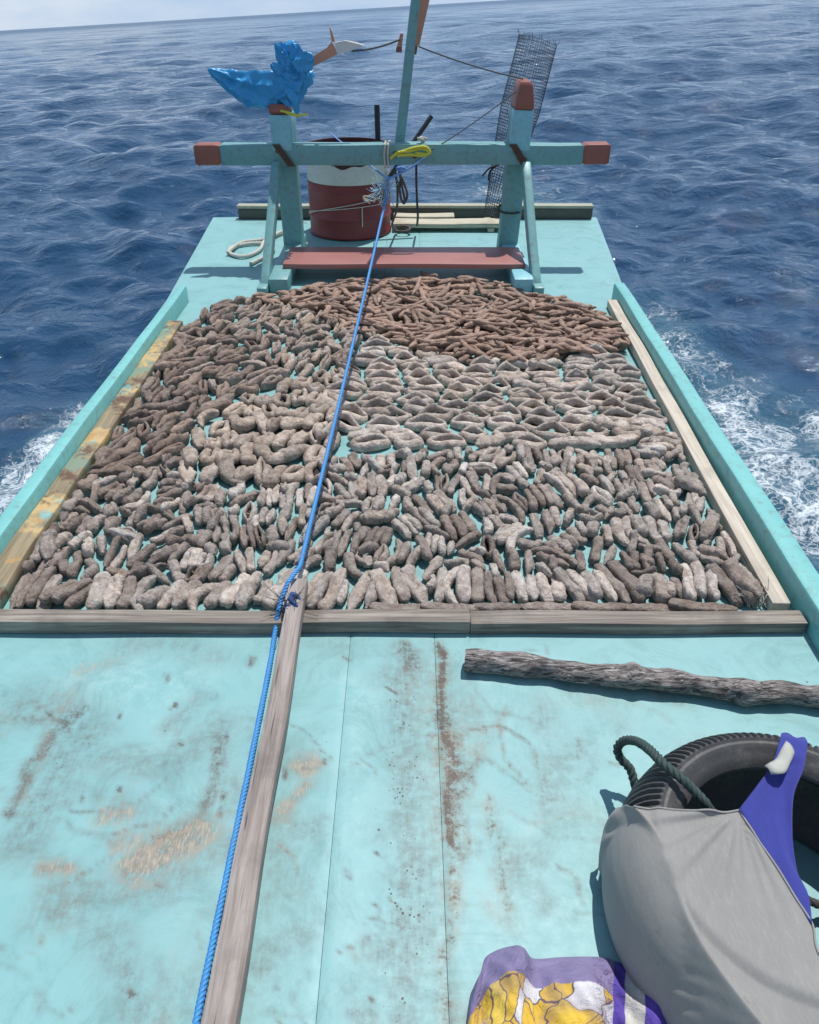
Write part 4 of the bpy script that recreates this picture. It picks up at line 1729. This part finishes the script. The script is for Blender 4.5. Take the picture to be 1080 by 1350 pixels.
# ------------------------------------------------------------------ patterned cloth
m, nt, b = new_mat('flower_print')
N = NT(nt)
uvn = N.node('UVMap')
sep = N.node('SeparateXYZ')
N.put(sep.inputs[0], uvn.outputs[0])
uu, vv2 = sep.outputs[0], sep.outputs[1]
wp = N.noise(uvn.outputs[0], 5, 3, .6, 0, 'Color')
ad = N.node('VectorMath', operation='MULTIPLY_ADD')
N.put(ad.inputs[0], wp)
ad.inputs[1].default_value = (.22, .22, 0)
mpu = N.node('Mapping')
mpu.inputs['Scale'].default_value = (1.5, 1.0, 1)
N.put(mpu.inputs['Vector'], uvn.outputs[0])
N.put(ad.inputs[2], mpu.outputs[0])
pv = ad.outputs[0]
edge = N.voro(pv, 6.5, 'DISTANCE_TO_EDGE')
cell = N.node('TexVoronoi', feature='F1')
N.put(cell.inputs['Vector'], pv)
cell.inputs['Scale'].default_value = 6.5
sepc = N.node('SeparateColor')
N.put(sepc.inputs[0], cell.outputs['Color'])
petal = N.ramp(sepc.outputs[0], [(0, (.66, .42, .04)), (.52, (.72, .50, .07)), (.56, (.62, .60, .62)), (.80, (.55, .52, .60)), (.84, (.70, .46, .05)), (1, (.66, .62, .58))], 'CONSTANT')
vein = N.step(N.noise(pv, 22, 4, .7, 1.5), .60, .68)
petal = N.mix(N.math('MULTIPLY', vein, .45), petal, (.16, .12, .16))
petal = N.mix(N.math('MULTIPLY', N.step(cell.outputs['Distance'], .35, .75), .45), petal, (.20, .15, .16))
petal = N.mix(N.step(edge, .028, .002), petal, (.10, .065, .10))
lav = N.mix(N.noise(uvn.outputs[0], 14, 4, .6), (.165, .135, .26), (.25, .215, .36))
pur = N.mix(N.noise(uvn.outputs[0], 30, 4, .6), (.06, .035, .26), (.12, .07, .38))
col = N.mix(N.step(N.math('ADD', vv2, N.math('MULTIPLY', N.noise(uvn.outputs[0], 7, 3, .6), .07)), .195, .20), lav, petal)
fan = N.step(N.noise(N.coords('UV', (2, 26, 1), (0, 0, .5)), 1, 2, .5), .52, .57)
lm = N.math('MULTIPLY', N.step(uu, .20, .12), N.step(vv2, .22, .3))
col = N.mix(lm, col, N.mix(fan, (.60, .58, .62), (.10, .08, .17)))
lace = N.step(N.noise(uvn.outputs[0], 42, 3, .7, 2), .52, .58)
col = N.mix(N.math('MULTIPLY', N.math('MULTIPLY', N.step(uu, .60, .64), N.step(vv2, .5, .3)), N.math('MULTIPLY', lace, .7)), col, (.10, .05, .12))
col = N.mix(N.step(uu, .685, .690), col, pur)
col = N.mix(N.math('MULTIPLY', N.step(uu, .735, .739), N.step(uu, .815, .811)), col, N.mix(N.noise(N.coords('UV', (60, 6, 1)), 1, 3, .6), (.40, .38, .34), (.62, .60, .54)))
N.put(b.inputs['Base Color'], col)
b.inputs['Roughness'].default_value = .85
nbp = N.bump(N.noise(uvn.outputs[0], 300, 2, .5), .3, .001)
nbp = N.bump(N.noise(N.coords('UV', (1, 1.6, 1), (0, 0, .6)), 9, 5, .65, 1.4), .8, .012, nbp)
N.put(b.inputs['Normal'], nbp)
M_print = m
topc = smooth_path([U(621, 1309, 0), U(634, 1284, .0), U(642, 1258, .01), U(672, 1242, .02), U(690, 1246, .02), U(704, 1258, .02), U(744, 1256, .02), U(793, 1256, .02), U(825, 1266, .02), U(853, 1281, .02), U(870, 1310, .01), U(887, 1345, 0)], 7)
nu, nv = len(topc), 40
fz, fz2 = Wob(30, 10, 71), Wob(80, 10, 72)
pvs, uvs = [], []
for i, tp in enumerate(topc):
    u = i / (nu - 1)
    bx = .06 + .34 * u
    for k in range(nv):
        v_ = k / (nv - 1)
        p = Vector((tp.x + (bx - tp.x) * v_ ** .8, tp.y + (.30 - tp.y) * v_, 0))
        ed = min(1, v_ / .16) * min(1, (1 - v_) / .12) * min(1, u / .07 + .0) * min(1, (1 - u) / .07)
        ed = max(0, ed) ** .45
        w = fz((p.x, p.y, 0))[0] * .5 + .5 * (.5 - abs(fz2((p.x * 1.2 + p.y * .4, p.y * .7, 1))[0]))
        z = .003 + ed * (.046 + .040 * w + .016 * math.sin(u * 21 + 3 * v_ + 1.5 * math.sin(v_ * 7)) * (1 - .3 * v_))
        pvs.append((p.x, p.y, max(.002, z)))
        uvs.append((u, v_ * .9))
fcs = grid_faces(nu, nv, True)
fl = obj('patterned_cloth', (pvs, fcs), M_print, None, True, None)
uvl = fl.data.uv_layers.new(name='UVMap')
li = np.zeros(len(fl.data.loops), dtype=np.int32)
fl.data.loops.foreach_get('vertex_index', li)
uvl.data.foreach_set('uv', np.array(uvs, dtype=np.float32)[li].ravel())
mod = fl.modifiers.new('sub', 'SUBSURF')
mod.levels = mod.render_levels = 1
tag(fl, 'crumpled lavender cloth printed with yellow and white flowers beside the tyre', 'cloth')

# ------------------------------------------------------------------ drum
DR = Vector((-.435, 5.83, 0))
RD, HD = .295, .585
drum = thing('drum', 'cut down red drum with a white painted band standing behind the red plank', 'drum', DR)


def lathe(prof, n=56, c=DR, closed=False):
    v, f = [], []
    m = len(prof)
    for i in range(n):
        a = 2 * math.pi * i / n
        for r, z in prof:
            v.append((c.x + r * math.cos(a), c.y + r * math.sin(a), z))
    for i in range(n):
        for k in range(m - (0 if closed else 1)):
            a, b_ = i * m + k, i * m + (k + 1) % m
            d, e = ((i + 1) % n) * m + (k + 1) % m, ((i + 1) % n) * m + k
            f.append((a, e, d, b_))
    return v, f


m, nt, b = new_mat('drum_red')
N = NT(nt)
v = N.coords()
n1, n2 = N.noise(v, 7, 5, .65), N.noise(N.coords(scale=(1, 1, .25)), 26, 5, .7)
base = N.mix(n1, (.17, .022, .022), (.25, .040, .036))
base = N.mix(N.math('MULTIPLY', N.step(n2, .55, .72), .6), base, (.09, .035, .025))
N.put(b.inputs['Base Color'], base)
b.inputs['Roughness'].default_value = .5
N.put(b.inputs['Normal'], N.bump(n2, .2, .004))
M_drum = m
obj('drum_body', lathe([(.0, .004), (RD * .9, .004), (RD, .004), (RD + .005, .010), (RD + .005, .022), (RD, .028), (RD, .12), (RD + .007, .135), (RD, .150), (RD, .30), (RD + .007, .315), (RD, .33), (RD, .368)]), M_drum, drum, True, 40)
# the white band with its dripped lower edge
bv, bf = [], []
nb_ = 96
for i in range(nb_):
    a = 2 * math.pi * i / nb_
    dz = .012 * math.sin(a * 5) + .008 * math.sin(a * 13 + 1)
    for r, z in ((RD - .001, .369), (RD + .001, .372), (RD + .001, .44), (RD + .001, .49 + dz)):
        bv.append((DR.x + r * math.cos(a), DR.y + r * math.sin(a), z))
    # dark upper wall begins where the band ends
for i in range(nb_):
    for k in range(3):
        a, c = i * 4 + k, i * 4 + k + 1
        d, e = ((i + 1) % nb_) * 4 + k + 1, ((i + 1) % nb_) * 4 + k
        bf.append((a, e, d, c))
obj('white_band', (bv, bf), M_white, drum, True, None)
M_rust = plain_mat('rusty_rim', (.075, .022, .018), .75, .5, 30, .4)
obj('drum_rim', lathe([(RD - .002, .36), (RD - .002, HD - .012), (RD + .006, HD - .008), (RD + .006, HD), (RD - .008, HD), (RD - .010, HD - .012), (RD - .012, .10), (.0, .06)]), M_rust, drum, True, 40)

# iron rods in the drum
rod = obj('iron_rod', tube([Vector((-.215, 5.80, .095)), V(497, 138, 5.86)], .019, 10), M_black)
tag(rod, 'upright black iron rod sticking up out of the red drum', 'rod')
rod2 = obj('iron_rod', tube([Vector((-.245, 5.66, .095)), Vector((-.16, 5.69, .37)), V(569, 153, 5.86)], .016, 10), M_black)
tag(rod2, 'slanting black iron rod leaning right behind the foot of the mast', 'rod')

# ------------------------------------------------------------------ wire net roll behind the right post
net = thing('wire_net', 'roll of dark wire netting standing behind the right hand stern post', 'wire netting', (.66, 5.4, 0))
n0_, n1_ = V(648, 268, 5.34), V(709, 52, 5.42)
n0_.z -= .08
axis = (n1_ - n0_).normalized()
sx_ = Vector((1, 0, 0))
sx_ = (sx_ - axis * sx_.dot(axis)).normalized()
sy_ = axis.cross(sx_)
nzn = Wob(7, 8, 81)
nzn2 = Wob(30, 8, 82)
nl, nc_ = 62, 26


def netp(i, j):
    t = i / (nl - 1)
    a = 2 * math.pi * j / nc_
    w = .055 + .075 * min(1, t * 1.6)
    p = n0_.lerp(n1_, t) + sx_ * (w * math.cos(a)) + sy_ * (.055 * math.sin(a))
    return p + sx_ * (.012 * float(nzn(p)[0])) + sy_ * (.012 * float(nzn(p + Vector((5, 2, 1)))[0])) + axis * (.006 * float(nzn2(p)[0]))


NPT = [[netp(i, j) for j in range(nc_)] for i in range(nl)]
rings = [tube([NPT[i][j % nc_] for j in range(nc_ + 1)], .0016, 3, False) for i in range(nl)]
lines = [tube([NPT[i][j] for i in range(nl)], .0016, 3, False) for j in range(nc_)]
ends = []
for j in range(0, nc_, 2):
    p = NPT[-1][j]
    ends.append(tube([p, p + axis * .025 + sx_ * rnd.uniform(-.03, .03)], .0016, 3))
obj('crosswise_wires', join(*rings), M_wire, net)
obj('lengthwise_wires', join(*lines, *ends), M_wire, net)

# ------------------------------------------------------------------ blue sheet bundle and tipped plank on the left post
m, nt, b = new_mat('blue_sheet')
N = NT(nt)
v = N.coords()
n1 = N.noise(v, 10, 4, .6)
base = N.mix(n1, (.020, .22, .52), (.05, .40, .70))
N.put(b.inputs['Base Color'], base)
b.inputs['Roughness'].default_value = .34
N.put(b.inputs['Normal'], N.bump(N.noise(v, 42, 3, .6, .8), .35, .010))
tl = nt.nodes.new('ShaderNodeBsdfTranslucent')
N.put(tl.inputs['Color'], base)
ms = nt.nodes.new('ShaderNodeMixShader')
ms.inputs[0].default_value = .06
nt.links.new(b.outputs[0], ms.inputs[1])
nt.links.new(tl.outputs[0], ms.inputs[2])
nt.links.new(ms.outputs[0], [n for n in nt.nodes if n.type == 'OUTPUT_MATERIAL'][0].inputs['Surface'])
M_sheet = m
sheet = thing('blue_sheet', 'bright blue plastic sheet tied in a bundle on top of the left stern post', 'plastic sheet', V(366, 140, 5.14))


def lobe(spine, half_w, half_d, seed, nn=72, mm=64, amp=.02, ridge=6):
    sp = smooth_path(spine, nn // (len(spine) - 1))
    frs = frames(sp)
    k1, k2, k3 = Wob(14, 8, seed), Wob(34, 8, seed + 1), Wob(75, 8, seed + 2)
    v, f = [], []
    for i, (p, t, n_, b_) in enumerate(frs):
        s = i / (len(frs) - 1)
        hw = float(np.interp(s, np.linspace(0, 1, len(half_w)), half_w))
        hd = float(np.interp(s, np.linspace(0, 1, len(half_d)), half_d))
        upv = Vector((0, -1, 0))
        dd = (upv - t * upv.dot(t)).normalized()
        ww = t.cross(dd)
        for j in range(mm):
            a = 2 * math.pi * j / mm
            q = p + ww * (hw * math.cos(a)) + dd * (hd * math.sin(a))
            rv = (ww * math.cos(a) + dd * math.sin(a))
            amp_ = amp * min(1, hw / .04)
            rid = 1 - 2 * abs(math.sin(.5 * ridge * a + 4 * s + 1.5 * float(k1(q)[0])))
            q = q + rv * (amp_ * (.45 * float(k1(q)[0]) + .75 * (.5 - abs(float(k2(q)[0]))) + .5 * (.5 - abs(float(k3(q)[0]))) + .45 * rid))
            v.append(q)
    for i in range(len(frs) - 1):
        for j in range(mm):
            a, c = i * mm + j, i * mm + (j + 1) % mm
            f.append((a, c, c + mm, a + mm))
    f.append(tuple(range(mm))[::-1])
    f.append(tuple((len(frs) - 1) * mm + j for j in range(mm)))
    return v, f


YS = 5.10
obj('trailing_fold', lobe([V(274, 91, YS - .02), V(305, 108, YS), V(335, 120, YS), V(362, 118, YS), V(384, 112, YS)],
                          [.004, .055, .100, .095, .06], [.006, .028, .045, .055, .045], 91, amp=.018, ridge=5), M_sheet, sheet)
obj('tied_bunch', lobe([V(366, 60, YS + .02), V(380, 72, YS + .02), V(390, 88, YS), V(398, 95, YS), V(408, 88, YS + .03)],
                       [.015, .055, .068, .068, .035], [.02, .05, .06, .055, .03], 93, amp=.034, ridge=7), M_sheet, sheet)
for q, (pts_, hw_) in enumerate((([(388, 92), (374, 78), (363, 57)], [.05, .045, .006]), ([(390, 88), (392, 72), (384, 58)], [.05, .05, .010]), ([(392, 92), (404, 80), (413, 74)], [.05, .05, .012]),
                               ([(386, 98), (368, 92), (357, 84)], [.04, .04, .008]), ([(398, 96), (404, 106), (400, 118)], [.03, .035, .006]))):
    obj('loose_fold', lobe([V(a, b_, YS - .03 - .02 * (q % 3)) for a, b_ in pts_], hw_, [.02, .014, .004], 110 + q * 3, nn=30, mm=24, amp=.016, ridge=5), M_sheet, sheet)
obj('neck', lobe([V(372, 132, YS), V(380, 118, YS), V(388, 104, YS), V(392, 90, YS + .01)],
                 [.055, .075, .07, .06], [.055, .07, .06, .05], 95, nn=48, amp=.026, ridge=6), M_sheet, sheet)
obj('hanging_corner', lobe([V(380, 118, YS - .05), V(388, 130, YS - .08), V(391, 146, YS - .085), V(390, 151, YS - .085)],
                           [.03, .028, .018, .004], [.015, .012, .008, .003], 97, nn=24, mm=16, amp=.006, ridge=3), M_sheet, sheet)
arm = thing('tipped_plank', 'orange plank with a pointed white tip sticking out of the blue sheet', 'plank', V(400, 92, 5.18))
obj('plank_body', slab([V(395, 97, 5.18), V(444, 72, 5.2), V(441, 62, 5.2), V(437, 55, 5.2), V(431, 63, 5.2), V(410, 76, 5.18), V(393, 86, 5.18)], .035), M_orange, arm, False)
obj('white_tip', slab([V(444.5, 72, 5.199), V(462, 67, 5.21), V(480, 60, 5.22), V(470, 56, 5.22), V(455, 53.5, 5.21), V(441.5, 56, 5.199)], .037), M_white, arm, False)
obj('prong', slab([V(437.5, 55, 5.21), V(442, 55, 5.21), V(438, 42, 5.21), V(434, 34, 5.21), V(435.5, 44, 5.21)], .02), M_orange, arm, False)

# ------------------------------------------------------------------ ropes and cords
p_knot = V(511, 236, 4.96)
path = sag(V(509, 262, 4.93), Vector((-.318, 1.72, .112)), .015, 40)
pr2 = [Vector((-.345, 1.655, .106)), Vector((-.366, 1.60, .065)), Vector((-.374, 1.54, .022)), Vector((-.372, 1.42, .012)), Vector((-.371, 1.1, .0105)), Vector((-.3725, .7, .0105)), Vector((-.374, .2, .0105))]
blue = obj('blue_rope', rope(path + smooth_path(pr2, 10), .0076, .030), M_blue_rope, None, True, None)
tag(blue, 'long blue plastic rope running over the catch and along the grey batten', 'rope')


def tangle(c, r, n, seed, sq=(1, 1, 1)):
    g = random.Random(seed)
    pts = []
    for i in range(n):
        d = Vector((g.gauss(0, 1), g.gauss(0, 1), g.gauss(0, 1))).normalized()
        pts.append(Vector(c) + Vector((d.x * r * sq[0], d.y * r * sq[1], d.z * r * sq[2])) * g.uniform(.5, 1))
    return smooth_path(pts, 8)


kn = obj('rope_knot', rope(tangle(V(386, 797, 1.60), .034, 22, 3, (.8, 1.1, .8)), .0085, .034), plain_mat('dark_blue_rope', (.012, .05, .16), .6, .4, 200), None, True, None)
tag(kn, 'dark blue knot lashing the rope to the end of the grey batten', 'knot')
fb = []
g_ = random.Random(5)
for k in range(60):
    c0 = V(384, 800, 1.60) + Vector((g_.uniform(-.02, .02), g_.uniform(-.02, .02), g_.uniform(-.01, .02)))
    d = Vector((g_.uniform(-.9, .6), g_.uniform(-.4, .9), g_.uniform(-.3, .5))).normalized()
    fb.append(tube(sag(c0, c0 + d * g_.uniform(.03, .075), .006, 5), .0011, 3))
fr_o = obj('frayed_fibres', join(*fb), M_dark_rope, kn, True, None)
# upper bridle at the crossbeam
br = []
br.append(rope(sag(V(436, 176, 5.9), p_knot, .0, 10), .0055, .03))
br.append(rope(sag(p_knot, V(560, 208, 5.005), .01, 10), .0065, .03))
br.append(rope(tangle(V(528, 222, 4.98), .03, 12, 6, (1.3, .5, .6)), .0065, .03))
br.append(rope(sag(V(512, 232, 4.96), V(509, 264, 4.93), .0, 6), .0085, .034))
o = obj('bridle_rope', join(*br), plain_mat('pale_blue_rope', (.14, .30, .60), .6, .35, 200), None, True, None)
tag(o, 'pale blue bridle rope tied under the middle of the crossbeam', 'rope')
fb = []
for k in range(70):
    c0 = V(506, 248, 4.95) + Vector((g_.gauss(0, .022), g_.gauss(0, .015), g_.gauss(0, .03)))
    d = Vector((g_.gauss(0, 1), g_.gauss(0, .5), g_.gauss(-.2, 1))).normalized()
    fb.append(tube(sag(c0, c0 + d * g_.uniform(.03, .10), .01, 5), .0022, 3))
o = obj('frayed_tuft', join(*fb), M_blue_fray, None, True, None)
tag(o, 'frayed pale blue tuft on the rope just below the crossbeam', 'rope tuft')
# white lashing and yellow cord on the beam
la = []
for dx in (-.012, .008):
    x = -.137 + dx
    y0_, y1_, z0_, z1_ = YB - .066, YB + .068, .583, .716
    la.append(rope([Vector((x, y0_, z0_)), Vector((x - .004, y0_ - .002, .65)), Vector((x, y0_, z1_ - .006)), Vector((x + .004, YB, z1_)), Vector((x + .008, y1_, z1_ - .006)), Vector((x, y1_ + .002, .65)), Vector((x, y1_, z0_)), Vector((x, YB, z0_ - .004)), Vector((x, y0_, z0_))], .0065, .03))
la.append(rope(tangle(V(556, 184, 5.05), .035, 14, 9, (1.2, .5, .6)), .0055, .03))
o = obj('white_lashing', join(*la), M_white_rope, None, True, None)
tag(o, 'white cord lashed round the middle of the turquoise crossbeam', 'cord')
yl = [rope(smooth_path([V(515, 209, 4.99), V(525, 201, 4.98), V(540, 199, 4.98), V(556, 196, 4.99), V(565, 200, 4.99), V(560, 205, 4.98), V(540, 204, 4.98), V(524, 205, 4.98)], 8), .009, .04),
      rope(smooth_path([V(522, 203, 4.985), V(545, 195, 4.98), V(562, 194, 4.985), V(566, 203, 4.99), V(548, 202, 4.97)], 8), .009, .04)]
o = obj('yellow_cord', join(*yl), M_yellow, None, True, None)
tag(o, 'bright yellow cord wound on the middle of the crossbeam', 'cord')
yl = [rope(smooth_path([V(376, 148, 5.0), V(388, 152, 4.99), V(400, 151, 4.99), V(406, 150, 5.0)], 6), .006, .03), rope(smooth_path([V(370, 146, 5.0), V(384, 149, 4.985), V(396, 154, 4.99)], 6), .006, .03)]
o = obj('yellow_cord', join(*yl), M_yellow, None, True, None)
tag(o, 'short yellow cord tied round the left post under the blue sheet', 'cord')
# dark rust lashing at the beam and post crossings
for x, sd_ in ((-.762, 1), (.668, 2)):
    ls = []
    for k in range(3):
        z0 = .65
        xa = x + (k - 1) * .016
        ls.append(tube(smooth_path([Vector((xa - .045, YB - .064, z0 + .062)), Vector((xa, YB - .067, z0)), Vector((xa + .042, YB - .064, z0 - .062))], 5), .007, 6))
    o = obj('lashing', join(*ls), plain_mat('rusty_lashing', (.10, .06, .04), .85, .4, 90), None, True, None)
    tag(o, ('dark lashing where the left stern post meets the crossbeam' if x < 0 else 'dark lashing where the right stern post meets the crossbeam'), 'lashing')
# black band round the right post
o = obj('post_band', rope([Vector((.659 + .082 * math.cos(a), YB + .122 + .077 * math.sin(a), .30 + .012 * math.sin(a))) for a in np.linspace(0, 6.3, 30)], .007, .03), M_dark_rope, None, True, None)
tag(o, 'black rope band tied round the lower part of the right stern post', 'rope')
o = obj('dark_cord', join(rope(smooth_path([V(668, 212, 5.1), V(655, 218, 5.13), V(645, 222, 5.13), V(636, 232, 5.13)], 6), .006, .03), rope(smooth_path([V(656, 217, 5.13), V(646, 226, 5.13), V(644, 238, 5.13)], 6), .006, .03)), M_dark_rope, None, True, None)
tag(o, 'frayed dark cord ends hanging under the crossbeam beside the wire netting', 'cord')
# hanging ropes behind the knot
o = obj('hanging_rope', rope(smooth_path([V(549, 214, 5.12), V(549, 240, 5.14), V(550, 268, 5.18), V(551, 284, 5.26), Vector((.055, 5.70, .07))], 8), .008, .035), M_dark_rope, None, True, None)
tag(o, 'straight dark rope hanging from the crossbeam down to the cream boards', 'rope')
hb = [rope(smooth_path([V(521, 224, 5.12), V(524, 250, 5.15), V(523, 276, 5.2), V(517, 296, 5.28), Vector((-.10, 5.72, .025))], 8), .008, .035),
      rope(smooth_path([V(526, 226, 5.12), V(534, 245, 5.14), V(537, 258, 5.14), V(532, 268, 5.14), V(527, 252, 5.14), V(529, 232, 5.12)], 8), .008, .035),
      rope(smooth_path([V(527, 228, 5.12), V(531, 250, 5.13), V(534, 266, 5.13), V(529, 262, 5.13), V(526, 240, 5.12)], 8), .008, .035),
      rope([Vector((-.045 + .05 * math.cos(a), 5.72 + .05 * math.sin(a), .016 + .004 * a)) for a in np.linspace(0, 9, 40)], .008, .035)]
o = obj('rope_hank', join(*hb), plain_mat('brown_rope', (.11, .09, .075), .85, .4, 150), None, True, None)
tag(o, 'loose hank of brown rope hanging under the crossbeam beside the drum', 'rope')
# white rope coil on the deck by the left post
cl = []
q = [(300, 333), (318, 320), (345, 316), (362, 310), (376, 305), (396, 312), (404, 322)]
cl.append(rope(smooth_path([U(a, b_, .022) for a, b_ in q], 10), .013, .05))
q = [(372, 307), (350, 317), (342, 330), (322, 338), (304, 334), (306, 326), (330, 321), (352, 322), (360, 331), (336, 345), (330, 348)]
cl.append(rope(smooth_path([U(a, b_, .015) for a, b_ in q], 10), .013, .05))
o = obj('white_rope', join(*cl), M_white_rope, None, True, None)
tag(o, 'loose loop of off white rope lying on the deck beside the left brace', 'rope')
# twine on the drum
o = obj('pale_twine', tube(sag(V(352, 262, 5.10), V(404, 294, 5.45), .02), .0035, 4), M_twine, None, True, None)
tag(o, 'thin pale twine from the left brace past the left post to the drum', 'twine')
tws = []
arc = []
for k in range(14):
    a = math.radians(200 + k * 9)
    arc.append(Vector((DR.x + (RD + .012) * math.cos(a), DR.y + (RD + .012) * math.sin(a), .16 + .012 * k - .0005 * k * k)))
tws.append(tube(arc, .0035, 4))
arc2 = [p + Vector((0, -.002, -.012 + .004 * k)) for k, p in enumerate(arc)]
tws.append(tube(arc2, .0035, 4))
tws.append(tube(sag(arc[-1], V(505, 252, 4.95), .01), .0035, 4))
tws.append(tube(sag(arc[10], arc[10] + Vector((0, -.01, -.13)), 0), .0045, 4))
tws.append(tube(tangle(V(486, 262, 5.1), .045, 12, 13, (1.3, .5, .8)), .0035, 4))
o = obj('pale_twine', join(*tws), M_twine, None, True, None)
tag(o, 'thin pale twine wound across the front of the red drum', 'twine')
# stays to the mast
for a, c, r, lab in ((V(464, 67, 5.22), V(527, 52, 5.25), .0055, 'thin dark line from the mast to the white tipped plank'),
                     (V(552, 61, 5.28), V(690, 104, 5.12), .0045, 'thin dark line from the mast across to the right stern post'),
                     (V(690, 113, 5.11), V(566, 200, 5.02), .0035, 'thin grey line slanting from right stern post down to yellow cord')):
    o = obj('stay_line', tube(sag(a, c, .012, 16), r, 5), plain_mat('stay_cord', (.10, .10, .10), .8), None, True, None)
    tag(o, lab, 'line')

# scrap of pale netting at the end of the pine batten
fb = []
for k in range(60):
    c0 = U(1000 + g_.uniform(-14, 12), 798 + g_.uniform(-4, 4), .012)
    d = Vector((g_.gauss(0, .35), g_.uniform(.2, 1), g_.uniform(.0, .6))).normalized()
    fb.append(tube(sag(c0, c0 + d * g_.uniform(.03, .09), -.008, 5), .0012, 3))
o = obj('net_scrap', join(*fb), plain_mat('nylon_net', (.36, .36, .32), .6), None, True, None)
tag(o, 'small scrap of pale netting caught in the corner by the pine batten', 'netting')
